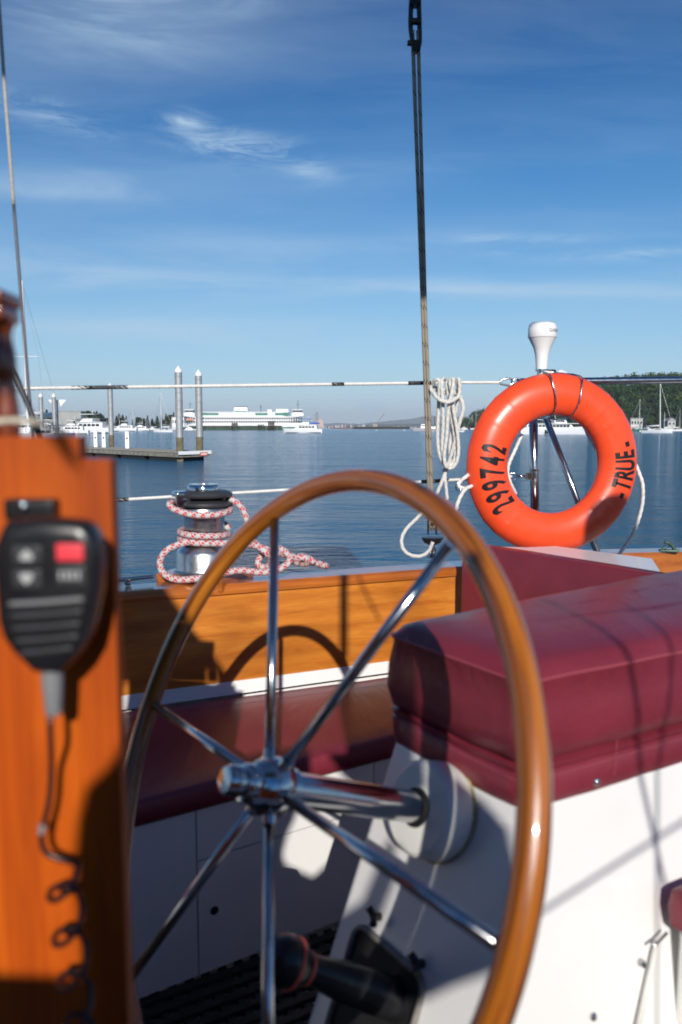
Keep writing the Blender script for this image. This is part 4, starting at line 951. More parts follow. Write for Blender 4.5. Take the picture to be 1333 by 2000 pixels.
def cabin_bm(x0, x1, w0, z0, z1, rake0=0.3, rake1=0.8, tumble=0.12):
    bm = BM(); h = z1 - z0; tw = w0 / 2 * (1 - tumble)
    lo = [(x0, -w0 / 2, z0), (x1, -w0 / 2 * 0.8, z0), (x1, w0 / 2 * 0.8, z0), (x0, w0 / 2, z0)]
    hi = [(x0 + rake0 * h, -tw, z1), (x1 - rake1 * h, -tw * 0.8, z1), (x1 - rake1 * h, tw * 0.8, z1), (x0 + rake0 * h, tw, z1)]
    loft(bm, [lo, hi]); bevel(bm, min(0.12, h * 0.15), 2); return bm
def side_windows(root, x0, x1, n, y, z0, z1, m=M_glass, nm='window'):
    for i in range(n):
        a = x0 + (x1 - x0) * i / n; b_ = a + (x1 - x0) / n * 0.78
        for s_ in (-1, 1):
            bm = BM(); box(bm, ((a + b_) / 2, s_ * y, (z0 + z1) / 2), (b_ - a, 0.04, z1 - z0)); part(nm, bm, m, root)
def motor_yacht(P_, L, rz, label, blue=False, dark=False, rail=True):
    r = thing('motor_yacht', label, 'motor boat', P_, None, (0, 0, rz)); H = L * 0.095
    part('hull', hull_bm(L, L * 0.29, H), M_fwhite, r, smooth=35)
    bm = BM(); box(bm, (-L * 0.02, 0, H * 0.16), (L * 0.9, L * 0.245, H * 0.16)); part('boot_stripe', bm, mat('dark boot stripe', (0.03, 0.05, 0.10), 0.4), r)
    part('cabin', cabin_bm(-L * 0.36, L * 0.24, L * 0.22, H * 1.05, H * 2.15, 0.0, 1.3), M_fwhite, r)
    side_windows(r, -L * 0.30, L * 0.10, 5, L * 0.108, H * 1.4, H * 1.85)
    bm = BM(); box(bm, (-L * 0.10, 0, H * 2.2), (L * 0.5, L * 0.23, H * 0.12)); bevel(bm, 0.03, 2); part('flybridge_deck', bm, M_fwhite, r)
    part('flybridge', cabin_bm(-L * 0.16, L * 0.08, L * 0.18, H * 2.26, H * 2.85, -0.2, 1.0), M_fwhite, r)
    bm = BM(); box(bm, (-L * 0.08, 0, H * 3.75), (L * 0.26, L * 0.2, H * 0.1)); part('canopy', bm, M_blue if blue else M_fwhite, r)
    for sx_, sy_ in ((-.19, -.08), (-.19, .08), (.02, -.08), (.02, .08)):
        bm = BM(); cyl(bm, (L * sx_, L * sy_, H * 2.2), (L * (sx_ + .01), L * sy_, H * 3.72), 0.035, 8); part('canopy_post', bm, M_steel, r)
    bm = BM(); cyl(bm, (-L * 0.14, 0, H * 3.8), (-L * 0.16, 0, H * 4.6), 0.05, 8); box(bm, (-L * .15, 0, H * 4.2), (L * .03, L * .09, H * .14)); part('radar_arch', bm, M_fwhite, r)
    if blue:
        bm = BM(); box(bm, (-L * 0.30, 0, H * 2.62), (L * 0.22, L * 0.2, H * 0.42)); bevel(bm, .05, 2); part('blue_cover', bm, M_blue, r)
    if rail:
        bm = BM()
        for s_ in (-1, 1):
            pts = [Vector((L * (0.08 + 0.4 * k / 8), s_ * L * 0.143 * (1 - (max(0, k / 8 - .12) / .88) ** 2 * 0.95), H * (1.55 + 0.22 * k / 8))) for k in range(9)]
            tube(bm, pts, 0.03, 6)
            for p in pts[::2]: cyl(bm, p, p - Vector((0, 0, H * 0.45)), 0.02, 6)
        part('bow_rail', bm, M_steel, r)
    return r
def sailboat(P_, L, mast, rz, label, sail='white', lean=0.0, group=None, hullm=None, boom=True):
    r = thing('sailboat', label, 'sailboat', P_, group, (0, lean, rz)); H = L * 0.09
    part('hull', hull_bm(L, L * 0.28, H, 0.3, stern=0.6), hullm or M_fwhite, r, smooth=35)
    part('cabin', cabin_bm(-L * 0.12, L * 0.22, L * 0.17, H * 1.0, H * 1.55, 0.1, 1.2), M_fwhite, r)
    side_windows(r, -L * 0.08, L * 0.14, 3, L * 0.082, H * 1.15, H * 1.38)
    bm = BM(); cyl(bm, (L * 0.08, 0, H), (L * 0.08 - mast * .004, 0, mast), 0.013 * mast ** .9 , 10, 0.008 * mast ** .9); part('mast', bm, M_mast, r, smooth=60)
    if boom:
        bm = BM(); cyl(bm, (L * 0.07, 0, H * 2.4), (-L * 0.36, 0, H * 2.5), 0.07, 8); part('boom', bm, M_mast, r)
        bm = BM(); tube(bm, [(L * 0.05, 0, H * 2.75), (-L * 0.1, 0, H * 2.72), (-L * 0.34, 0, H * 2.62)], 0.17, 8); part('sail_cover', bm, M_blue if sail == 'blue' else M_fwhite, r)
    for zz_ in (0.55,):
        bm = BM(); cyl(bm, (L * 0.075, -L * 0.10, mast * zz_), (L * 0.075, L * 0.10, mast * zz_), 0.03, 6); part('spreader', bm, M_mast, r)
    for a, b_ in (((L * 0.075, 0, mast * 0.99), (L * 0.49, 0, H * 1.4)), ((L * 0.075, 0, mast * 0.99), (-L * 0.49, 0, H * 1.2)), ((L * .075, L * .10, mast * .55), (L * .06, L * .13, H * 1.2)), ((L * .075, -L * .10, mast * .55), (L * .06, -L * .13, H * 1.2)), ((L * .075, L * .10, mast * .55), (L * .075, 0, mast * .97)), ((L * .075, -L * .10, mast * .55), (L * .075, 0, mast * .97))):
        bm = BM(); cyl(bm, a, b_, 0.0055 * (Vector(P_) - EYE).length / 60 + 0.004, 6); part('stay', bm, M_wire, r)
    bm = BM()
    for s_ in (-1, 1):
        pts = [Vector((L * (-0.45 + 0.92 * k / 10), s_ * L * 0.137 * (1 - (max(0, k / 10 - .5) / .5) ** 2 * 0.9), H * 1.75)) for k in range(11)]
        tube(bm, pts, 0.025, 6)
        for p in pts: cyl(bm, p, p - Vector((0, 0, H * 0.7)), 0.02, 6)
    part('guard_rail', bm, M_steel, r)
    return r
# the white cruiser right of the ferry
P_ = Wt(592, 846.0)
motor_yacht(P_, 13.6, R_(176), 'white motor cruiser with blue canopy under way right of the ferry', blue=True)
# inside the ring: long white passenger yacht
P_ = Wt(1082, 848.5); r = thing('passenger_yacht', 'long white passenger yacht seen through the orange ring buoy', 'motor boat', P_, None, (0, 0, R_(4)))
L = 19.5; H = 1.75
part('hull', hull_bm(L, 5, H, 0.3), M_fwhite, r, smooth=35)
part('deckhouse', cabin_bm(-L * .42, L * .26, 4.2, H, H + 1.15, 0, .8), M_fwhite, r); side_windows(r, -L * .40, L * .20, 12, 2.0, H + .3, H + .85)
bm = BM(); box(bm, (-L * 0.05, 0, H + 1.22), (L * 0.74, 4.4, 0.14)); part('boat_deck', bm, M_fwhite, r)
part('wheelhouse', cabin_bm(-L * .02, L * .17, 3.2, H + 1.3, H + 2.35, 0, .5), M_fwhite, r); side_windows(r, 0, L * .13, 4, 1.5, H + 1.65, H + 2.15)
bm = BM(); box(bm, (-L * .22, 0, H + 2.3), (L * .34, 3.6, .1)); part('awning', bm, M_fwhite, r)
for k in range(5):
    for s_ in (-1, 1):
        bm = BM(); cyl(bm, (-L * (.38 - .08 * k), s_ * 1.7, H + 1.25), (-L * (.38 - .08 * k), s_ * 1.7, H + 2.3), .04, 6); part('awning_post', bm, M_steel, r)
bm = BM(); cyl(bm, (L * .02, 0, H + 2.3), (0, 0, H + 4.4), .06, 8); part('mast', bm, M_mast, r)
for k in range(3):
    bm = BM(); lathe(bm, [(.05, 0), (.2, .12), (.22, .6), (.2, 1.05), (.05, 1.15)], (-L * .16 + k * .55, -2.55 + .05 * k, .15), (0, 0, 1), 12); part('fender', bm, M_blackm, r, smooth=60)
# anchored sailboats, right
sailboat(Wt(1285, 845.5), 11.0, up_z(747, Wt(1285, 845.5)), R_(-38), 'white sailboat with tall mast moored below the wooded hill at right edge', lean=R_(-2.0))
sailboat(Wt(1245, 842.4), 12.5, up_z(780, Wt(1245, 842.4)), R_(10), 'green hulled sailboat left of the tall masted white one', hullm=mat('green hull', (0.05, 0.16, 0.11), .4))
P_ = Wt(1100, 839.6)
sailboat(Wt(932, 839.2), 15.0, up_z(796, Wt(932, 839.2)), R_(170), 'white sailboat with two stays beside the left rim of the ring buoy')
sailboat(Wt(921, 839.0), 12.0, up_z(810, Wt(921, 839.0)), R_(20), 'small white sailboat left of the ring buoy with short mast')
motor_yacht(Wt(905, 839.4), 10, R_(190), 'tiny white motor boat below the dark wooded point')
P_ = Wt(1208, 841.8); motor_yacht(P_, 10, R_(5), 'white boat with square deckhouse moored at the foot of the wooded hill')
motor_yacht(Wt(1322, 841), 9, R_(20), 'small white motor boat at the right edge under the hill', rail=False)
for x, y, lb in ((1251, 843, 'round white mooring buoy between the two right sailboats'), (736, 841, 'white mooring buoy below the crane barge'), (790, 841, 'white mooring buoy left of the grey workboat')):
    P_ = Wt(x, y); bm = BM(); bmesh.ops.create_uvsphere(bm, u_segments=16, v_segments=10, radius=0.45, matrix=Matrix.Translation(P_ + Vector((0, 0, .2)))); put(part('mooring_buoy', bm, M_fwhite, None, smooth=60), lb, 'buoy', 'mooring buoys')
for x, y, L_b, rz_, lb in ((1190, 841.6, 8, 10, 'small white cabin boat behind the square deckhouse boat'), (1226, 841.7, 7, 175, 'small white boat between the white house and the boathouse'), (1299, 841.8, 7, 170, 'small white boat beside the small gabled house'),
                           (1312, 842.0, 6, 5, 'little white boat near the right edge of the shore pier'), (1266, 841.9, 8, 12, 'white cabin boat moored behind the tall masted sailboat'), (136, 848, 11, 186, 'white motor boat in front of the grey boat shed'), (96, 847, 12, 8, 'white motor boat between the thin grey piles'), (300, 840.6, 8, 2, 'small white boat left of the sailboat with crossed stays')):
    motor_yacht(Wt(x, y), L_b, R_(rz_), lb, rail=False, blue=(x == 1266))
for x, t_y, L_, rz_, lb in ((1170, 806, 9, 15, 'sailboat mast rising just right of the ring buoy rim'), (1216, 800, 9, 172, 'sailboat between the white house and the green hulled sailboat'), (1300, 806, 9, 168, 'small sailboat right of the tall masted white one'), (1325, 800, 9, 8, 'small sailboat at the far right of the moorings')):
    P_ = Wt(x, 842); sailboat(P_, L_, up_z(t_y, P_), R_(rz_), lb, group='small sailboats under the wooded hill')
# dinghy right of tackle
P_ = Wt(900, 843); 
P_ = Wt(898, 843.5); dg = thing('dinghy', 'small white open dinghy just right of the hanging rope', 'dinghy', P_, None, (0, 0, R_(5)))
part('hull', hull_bm(4.6, 1.8, .55), M_fwhite, dg, smooth=40); bm = BM(); box(bm, (-2.2, 0, .75), (.4, .35, .7)); part('outboard_motor', bm, M_blackm, dg)
# grey workboat
P_ = Wt(832, 842); r = thing('grey_workboat', 'pale grey workboat behind the rope tackle on the horizon', 'workboat', P_, None, (0, 0, R_(184)))
part('hull', hull_bm(15.5, 4.5, 1.5, .45), mat('pale grey hull', (.42, .40, .42), .5), r, smooth=35); part('wheelhouse', cabin_bm(-1, 3.2, 3, 1.7, 3.9, 0, .2), M_fwhite, r); side_windows(r, -.6, 2.8, 4, 1.45, 2.8, 3.4)
bm = BM(); cyl(bm, (-1.5, 0, 1.5), (-1.5, 0, 7.6), .09, 8); cyl(bm, (-1.5, 0, 6.6), (-6, 0, 2.2), .05, 6); cyl(bm, (-2.3, 0, 5.8), (-.7, 0, 5.8), .05, 6); part('mast', bm, M_mast, r)
part('low_house', cabin_bm(-5.5, -2.2, 2.6, 1.5, 2.5, 0, 0), M_fwhite, r)
P_ = Wt(849, 841.5) ; r = thing('dark_pile', 'thin dark marker pile behind the rope tackle', 'pile', P_); bm = BM(); cyl(bm, (0, 0, -.3), (0, 0, 8.6), .16, 10); part('shaft', bm, M_pierw, r); bm = BM(); box(bm, (0, 0, 8.8), (.5, .5, .4)); part('cap', bm, M_pierw, r)
# crane barge and breakwater
PB = Wt(745, 837.9); r = thing('crane_barge', 'distant dark barge with slanting crane boom on the horizon', 'barge', PB)
u5 = PB.y / F
bm = BM(); box(bm, (0, 0, 1.8), (110 * u5 * 1.0, 12, 4.5)); bevel(bm, .6, 1); part('barge_deck', bm, M_pierw, r)
bm = BM(); box(bm, (-12 * u5, 0, 6.5), (9 * u5, 6, 5.5)); bevel(bm, .5, 1); part('crane_house', bm, mat('crane house paint', (.30, .27, .25), .6), r)
bm = BM(); b0, b1_ = Vector((-12 * u5, -2, 7)), Vector((6 * u5, -2, 30 * u5)); 
for o in ((0, -.9, -.9), (0, .9, -.9), (0, 0, .9)): cyl(bm, b0 + Vector(o), b1_ + Vector(o) * .3, .28, 6)
for k in range(14):
    a, b_ = b0.lerp(b1_, k / 14), b0.lerp(b1_, (k + 1) / 14); cyl(bm, a + Vector((0, 0, .9)), b_ + Vector((0, 0, -.9)), .16, 5)
part('crane_boom', bm, mat('crane rust', (.30, .18, .12), .7), r)
PB2 = Wt(668, 837.4); bm = BM(); u6 = PB2.y / F; box(bm, PB2 + Vector((0, 0, 1)), (44 * u6, 10, 3.4)); put(part('low_barge', bm, mat('rust red barge', (.16, .07, .06), .8)), 'low dark red barge far off between cruiser and crane', 'barge')

# ---- ferry and its pier
DF = 705.0; PF = Vector(((360 - 666.5) / F * DF, DF, 0)); uf = DF / F
fe = thing('car_ferry', 'large white and green double ended car ferry docked behind the timber pier', 'ferry', PF)
LF = (617 - 360) * uf
def fz(y): return up_z(y, PF)
bm = BM()
def outline(x0, x1, w_, tip, n=10): 
    return [(x0, 0)] + [(x0 + tip * (1 - math.cos(math.pi / 2 * k / n)), -w_ * math.sin(math.pi / 2 * k / n)) for k in range(1, n + 1)] + [(x1 - tip * (1 - math.cos(math.pi / 2 * k / n)), -w_ * math.sin(math.pi / 2 * k / n)) for k in range(n, -1, -1)] + \
        [(x1 - tip * (1 - math.cos(math.pi / 2 * k / n)), w_ * math.sin(math.pi / 2 * k / n)) for k in range(1, n + 1)] + [(x0 + tip * (1 - math.cos(math.pi / 2 * k / n)), w_ * math.sin(math.pi / 2 * k / n)) for k in range(n, 0, -1)]
def slab(nm, x0, x1, w_, tip, z0, z1, m, root=fe):
    bm = BM(); o = outline(x0, x1, w_, tip); loft(bm, [[Vector((x, y, z0)) for x, y in o], [Vector((x, y, z1)) for x, y in o]]); return part(nm, bm, m, root)
slab('hull', 0, LF, 11, 22, -1.0, 2.6, M_fgreen)
slab('car_deck', 1, LF - 1, 11.2, 20, 2.6, fz(826.5), M_fwhite)
slab('passenger_deck', 4, LF - 14, 10.6, 10, fz(826.5) + .01, fz(814.5), M_fwhite)
slab('deck_edge', 3, LF - 12, 10.9, 10, fz(821.6), fz(821.0), M_fwhite)
slab('sun_deck', 3, LF - 13, 10.9, 10, fz(814.5), fz(813.4), M_fwhite)
slab('upper_house', 38 * uf, LF - 52 * uf, 7.5, 6, fz(813.4), fz(806.0), M_fwhite)
slab('upper_roof', 34 * uf, LF - 50 * uf, 8.2, 6, fz(806.0), fz(804.8), M_fwhite)
for (xa, xb) in ((40, 72), (142, 166), (180, 208)):
    bm = BM(); box(bm, ((xa + xb) / 2 * uf, -7.62 if xb < 150 else -7.7, (fz(807.2) + fz(811.4)) / 2), ((xb - xa) * uf, .3, fz(807.2) - fz(811.4))); part('green_glazing', bm, M_ggreen, fe)
for row, (ya, yb) in enumerate(((815.9, 819.5), (822.3, 825.7))):
    z1_, z0_ = fz(ya), fz(yb); n_w = 49
    for k in range(n_w):
        if row == 0 and k in (8, 9, 10): pass
        x = (12 + (LF / uf - 34) * k / n_w) * uf
        bm = BM(); box(bm, (x, -10.72, (z0_ + z1_) / 2), (1.35, .34, z1_ - z0_)); part('window', bm, M_glass, fe)
for (xc, w_) in ((14, 22), (223, 24)):
    xx = xc * uf
    bm = BM(); box(bm, (xx, 0, (fz(813.4) + fz(806.5)) / 2), (w_ * uf, 11, fz(806.5) - fz(813.4))); bevel(bm, .5, 1); part('bridge_house', bm, M_fwhite, fe)
    bm = BM(); box(bm, (xx, 0, (fz(806.5) + fz(801)) / 2), (w_ * uf * .72, 8, fz(801) - fz(806.5))); bevel(bm, .4, 1); ph_ = part('pilot_house', bm, M_fwhite, fe)
    bm = BM(); box(bm, (xx, 0, (fz(805) + fz(802)) / 2), (w_ * uf * .74, 8.1, fz(802) - fz(805))); part('window_band', bm, M_glass, ph_)
    bm = BM(); box(bm, (xx, 0, fz(800.4)), (w_ * uf * .86, 9, .5)); part('roof', bm, M_fwhite, ph_)
    bm = BM(); cyl(bm, (xx, 0, fz(800)), (xx, 0, fz(782 if xc > 100 else 786)), .28, 6); cyl(bm, (xx - 1.6, 0, fz(790)), (xx + 1.6, 0, fz(790)), .2, 6); part('mast', bm, M_fwhite if xc < 0 else M_wire, fe)
bm = BM(); box(bm, (113 * uf, 0, (fz(806) + fz(795)) / 2), (27 * uf, 7, fz(795) - fz(806))); bevel(bm, 1.0, 2); fu = part('funnel', bm, M_fwhite, fe)
bm = BM(); box(bm, (113 * uf, 0, fz(804.2)), (24 * uf, 7.2, 1.4)); part('green_band', bm, M_fgreen, fu); bm = BM(); box(bm, (113 * uf, 0, fz(794.8)), (24 * uf, 6, .6)); part('black_top', bm, M_blackm, fu)
bm = BM(); box(bm, (169 * uf, -2, (fz(806) + fz(800)) / 2), (8 * uf, 5, fz(800) - fz(806))); part('vent_house', bm, M_fwhite, fe)
bm = BM(); box(bm, (193 * uf, 0, (fz(806) + fz(799)) / 2), (24 * uf, 6, fz(799) - fz(806))); part('vent_house', bm, M_fwhite, fe)
bm = BM(); cyl(bm, (151 * uf, 0, fz(805)), (151 * uf, 0, fz(790)), .3, 6); cyl(bm, (149 * uf, 0, fz(794)), (153 * uf, 0, fz(796)), .5, 6); part('mast', bm, M_wire, fe)
bm = BM(); box(bm, (17 * uf, -11.0, fz(819.5)), (13 * uf, .3, 1.7)); part('orange_panel', bm, mat('faded orange panel', (.62, .25, .14), .6), fe)
for k in range(4):
    bm = BM(); box(bm, ((46 + k * 9) * uf, -10.5, fz(812.2)), (5 * uf, .8, 1.0)); bevel(bm, .2, 1); part('life_raft', bm, M_fwhite, fe)
# pier in front
DPi = 640.0; up_ = DPi / F; PP = Vector(((462 - 666.5) / F * DPi, DPi, 0))
pi = thing('timber_pier', 'long dark creosoted timber pier in front of the ferry', 'pier', PP)
wP = (552 - 372) * up_
bm = BM(); box(bm, (0, 0, up_z(832.5, PP)), (wP, 5, .8)); part('deck', bm, M_pierw, pi); bm = BM(); box(bm, (0, -2.6, up_z(834.5, PP)), (wP, .3, .5)); part('waling', bm, M_pierw, pi)
for k in range(60):
    x = -wP / 2 + wP * (k + .5) / 60 + random.uniform(-.2, .2); bm = BM(); cyl(bm, (x, -2.9 + random.uniform(-.2, .2), -.8), (x, -2.9, up_z(832.2 - random.uniform(0, 1.2), PP)), .42, 7); part('timber_pile', bm, M_pierw, pi)
for (x, ya, lb) in ((460, 824.5, 'cluster of tall dark dolphin piles in front of the ferry middle'), (531, 822.5, 'cluster of tall dark dolphin piles near the right end of the ferry pier'), (511, 828.5, 'low reddish timber dolphin left of the right pile cluster')):
    Pd = Vector(((x - 666.5) / F * (DPi - 12), DPi - 12, 0)); d_ = thing('pile_dolphin', lb, 'pile cluster', Pd, 'timber dolphins by the ferry pier')
    for k in range(5):
        bm = BM(); xx = (k - 2) * .95; cyl(bm, (xx * 1.2, 0, -.8), (xx, .4, up_z(ya + (k % 2) * 1.6, Pd)), .42, 7); part('timber_pile', bm, M_pierw, d_)
    bm = BM(); box(bm, (0, -.3, up_z(ya, Pd) * .7), (4.6, .9, .7)); part('tie_beam', bm, M_pierw, d_)

# ---- left marina
Pm = Wt(58, 843)
P_ = Vector(((70 - 666.5) / F * 74, 74, 0)); 
sailboat(P_, 12.5, up_z(552, P_), R_(-97), 'white sailboat with very tall mast at the left edge behind the pillar', lean=R_(0.6))
motor_yacht(Wt(38, 848), 15, R_(185), 'large white motor yacht partly hidden at far left behind the spindle')
motor_yacht(Wt(168, 846.5), 17.5, R_(176), 'white motor yacht with swept bow moored left of the single steel pile')
motor_yacht(Wt(241, 842.5), 15, R_(178), 'white motor boat just right of the single steel pile')
motor_yacht(Wt(216, 842), 13, R_(184), 'white motor boat behind the single steel pile')
motor_yacht(Wt(272, 841.5), 13, R_(182), 'smaller white motor boat in the middle of the left marina')
motor_yacht(Wt(372, 840.6), 9, R_(5), 'small white motor boat between the two tall piles', rail=False)
sailboat(Wt(319, 844), 9.5, up_z(768, Wt(319, 844)), R_(165), 'white sailboat with crossed stays left of the tall corner pile')
for x, y, t_y, L, rz, lb in ((258, 841, 799, 13, 10, 'sailboat with leaning mast at the middle of the left marina'), (297, 840, 808, 12, 190, 'sailboat moored left of the one with crossed stays'), (340, 840.2, 812, 11, 170, 'sailboat close behind the tall corner pile'),
                             (283, 839.8, 810, 12, 5, 'sailboat deep in the left marina under the trees'), (236, 840, 806, 12, 175, 'sailboat behind the white motor boats near the single pile'), (146, 841, 800, 12, 8, 'sailboat mast rising in front of the grey boat shed')):
    P_ = Wt(x, y); sailboat(P_, L, up_z(t_y, P_), R_(rz), lb, sail='blue' if rz < 9 else 'white', group='small sailboats in the left marina')
for k, (x, y, hy) in enumerate(((204, 843, 824), (210, 843, 822), (245, 841, 824), (274, 841, 822), (279, 841, 821), (288, 841, 823), (313, 840.5, 822), (325, 840.5, 823), (336, 840.5, 823), (69, 850, 800))):
    P_ = Wt(x, y); bm = BM(); h = up_z(hy, P_); cyl(bm, P_ - Vector((0, 0, .4)), P_ + Vector((0, 0, h)), .17, 10); lathe(bm, [(.19, 0), (.01, .35)], P_ + Vector((0, 0, h)), (0, 0, 1), 10)
    put(part('marina_pile', bm, M_steelp, None, smooth=40), 'thin pale pile ' + ['just left of the single steel pile', 'close beside the single steel pile on its left', 'right of the single steel pile', 'at the middle of the left marina', 'just right of the middle of the left marina', 'under the leafy trees of the marina', 'left of the sailboat with crossed stays', 'right of the sailboat with crossed stays', 'just left of the tall corner pile', 'in front of the big yacht at far left'][k], 'pile', 'piles among the marina boats')
PM = Wt(256, 841); bm = BM(); u7 = PM.y / F; box(bm, PM + Vector((0, 0, .25)), (200 * u7, 2.5, .7)); put(part('marina_walkway', bm, M_dockw), 'low floating walkway behind the left marina boats', 'walkway')
# sheds
M_shed = mat('pale grey corrugated wall', (.36, .37, .35), .7, var=.15, vscale=.3); M_shed2 = mat('olive grey wall', (.16, .17, .15), .8); M_roof = mat('grey roof', (.30, .31, .31), .7)
def shed(x0, x1, ya, yb, D, label, m, nm='boat_shed', wins=0, gable=False, dep=14, door=True):
    P_ = Vector((((x0 + x1) / 2 - 666.5) / F * D, D, 0)); r = thing(nm, label, 'building', P_); wd = (x1 - x0) / F * D; h = up_z(ya, P_); zb = up_z(yb, P_)
    bm = BM(); box(bm, (0, dep / 2, (h + zb) / 2), (wd, dep, h - zb)); part('wall', bm, m, r)
    bm = BM()
    if gable:
        rh = h * .3; prism(bm, [Vector((-wd / 2 - .4, -.5, h)), Vector((wd / 2 + .4, -.5, h)), Vector((0, -.5, h + rh))], Vector((0, dep + 1, 0)))
    else: box(bm, (0, dep / 2, h + .25), (wd + .8, dep + .8, .5))
    part('roof', bm, M_roof, r)
    for k in range(wins):
        bm = BM(); box(bm, (-wd / 2 + wd * (k + .5) / wins, -.06, zb + (h - zb) * .6), (wd / wins * .5, .12, (h - zb) * .28)); part('window', bm, M_glass, r)
    if door: bm = BM(); box(bm, (wd * .3, -.06, zb + (h - zb) * .25), (wd * .12, .12, (h - zb) * .5)); part('door', bm, M_shed2, r)
    return r
shed(113, 162, 804, 836, 700, 'large pale grey boat shed behind the left marina', M_shed)
shed(146, 198, 818, 836, 694, 'long low olive building behind the white motor yacht', M_shed2, wins=6)
shed(76, 112, 820, 836, 705, 'low pale building left of the grey boat shed', M_shed, wins=4)
shed(338, 362, 815, 836, 720, 'pale terminal building behind the two tall piles', M_fwhite, 'terminal_building', wins=5)
# ---- land
def land(nm, pts, z, m, th=3.0, kind='structure'):
    bm = BM(); loft(bm, [[Vector((x, y, -1)) for x, y in pts], [Vector((x, y, z)) for x, y in pts]]); o = part(nm, bm, m); put(o, kind=kind); return o
M_earth = mat('shore earth', (.10, .09, .07), .95, var=.4, vscale=.05)
land('shore', [(-520, 690), (-146, 690), (-152, 800), (-190, 1000), (-900, 1000), (-900, 690)], .9, M_earth)
# ---- trees
M_fol = []
for i, c in enumerate(((.022, .045, .022), (.030, .058, .022), (.042, .068, .022), (.055, .080, .028))): M_fol.append(mat('foliage %d' % i, c, .85, var=.55, vscale=.25, vcol=tuple(v * .45 for v in c)))
M_trunk = mat('bark', (.08, .06, .045), .9)
def conifer_bm(h, r, n=420, rnd=random, shape=1.0):
    bm = BM()
    for k in range(n):
        t_ = rnd.random() ** .8; z = h * (.12 + .88 * t_); rad = r * (1 - t_) ** shape * (.55 + .45 * abs(math.sin(t_ * 23 + k % 3))) + r * .03
        an = rnd.uniform(0, 6.283); q = rad * (.35 + .65 * rnd.random() ** .5); s_ = r * .26 * (1.15 - t_ * .75)
        c = Vector((math.cos(an) * q, math.sin(an) * q, z - q * .25)); o = Vector((math.cos(an), math.sin(an), -.35)); sd = Vector((-math.sin(an), math.cos(an), rnd.uniform(-.3, .3)))
        bm.faces.new([bm.verts.new(c + sd * s_ * .7), bm.verts.new(c + o * s_ * 1.3), bm.verts.new(c - sd * s_ * .7), bm.verts.new(c - o * s_ * .4 + Vector((0, 0, s_ * .5)))])
    return bm
def leafy_bm(h, r, n=500, rnd=random):
    bm = BM(); blobs = [(Vector((rnd.uniform(-.5, .5) * r, rnd.uniform(-.5, .5) * r, h * rnd.uniform(.42, .86))), r * rnd.uniform(.35, .6)) for _ in range(9)]
    for k in range(n):
        c0, br = rnd.choice(blobs); d = Vector((rnd.gauss(0, 1), rnd.gauss(0, 1), rnd.gauss(0, 1))).normalized(); c = c0 + d * br * rnd.uniform(.6, 1.05); s_ = r * .13 * rnd.uniform(.6, 1.3)
        x, y, z = frame(d + Vector((rnd.uniform(-.6, .6), rnd.uniform(-.6, .6), rnd.uniform(-.3, .6))))
        bm.faces.new([bm.verts.new(c + x * s_), bm.verts.new(c + y * s_), bm.verts.new(c - x * s_), bm.verts.new(c - y * s_)])
    return bm
rt = random.Random(3)
tproto = []
for i in range(5):
    r_ = thing('conifer_tree' if i < 4 else 'leafy_tree', 'x', 'tree', (0, 0, 0), 'dark trees behind the left marina')
    part('crown', conifer_bm(1.0, .17 + .05 * i, 380, rt, .8 + .1 * i) if i < 4 else leafy_bm(1.0, .42, 480, rt), M_fol[min(i, 1)] if i < 4 else M_fol[2], r_)
    bm = BM(); cyl(bm, (0, 0, -.02), (0, 0, .6), .02, 7, .008); part('trunk', bm, M_trunk, r_, smooth=60); tproto.append(r_)
desc = ['narrow dark conifer', 'dark bushy conifer', 'pointed dark fir', 'broad dark conifer', 'rounded leafy tree']
cols_ = [(62, 812), (70, 808), (80, 806), (88, 803), (96, 801), (104, 806), (165, 806), (171, 809), (178, 811), (186, 803), (193, 804), (199, 809), (206, 812), (213, 816), (222, 818), (231, 813), (236, 808), (243, 811), (250, 813), (262, 819), (270, 816), (277, 815), (284, 817), (291, 812), (300, 818), (310, 813), (318, 811), (327, 808), (334, 810), (342, 806), (350, 803), (356, 808)]
used = set()
def where(x):
    if x < 110: return 'left of the grey boat shed'
    if x < 200: return 'over the olive building'
    if x < 226: return 'near the single steel pile'
    if x < 300: return 'behind the middle of the marina'
    if x < 345: return 'just left of the tall corner pile'
    return 'between the tall corner pile and the ferry'
cnt = {}
for j, (x, y) in enumerate(cols_):
    D = 745 + rt.uniform(-25, 40); P_ = Vector(((x - 666.5) / F * D, D, .8)); h = (up_z(y, P_) - .8) * 1.04; k = rt.choice((0, 1, 2, 3, 3, 4, 1))
    o = tproto[k] if k not in used else copy_tree(tproto[k]); used.add(k)
    o.location = P_; o.rotation_euler = (0, 0, rt.uniform(0, 6)); sw_ = rt.uniform(.9, 1.5); o.scale = (h * sw_, h * sw_, h)
    key = (k, where(x)); cnt[key] = cnt.get(key, 0) + 1
    o['label'] = desc[k] + ' ' + where(x) + ('' if cnt[key] == 1 else ', %s along' % ['second', 'third', 'fourth', 'fifth', 'sixth', 'seventh'][cnt[key] - 2])
for k in range(5):
    if k not in used:
        for c in kids(tproto[k]): bpy.data.objects.remove(c)
        bpy.data.objects.remove(tproto[k])
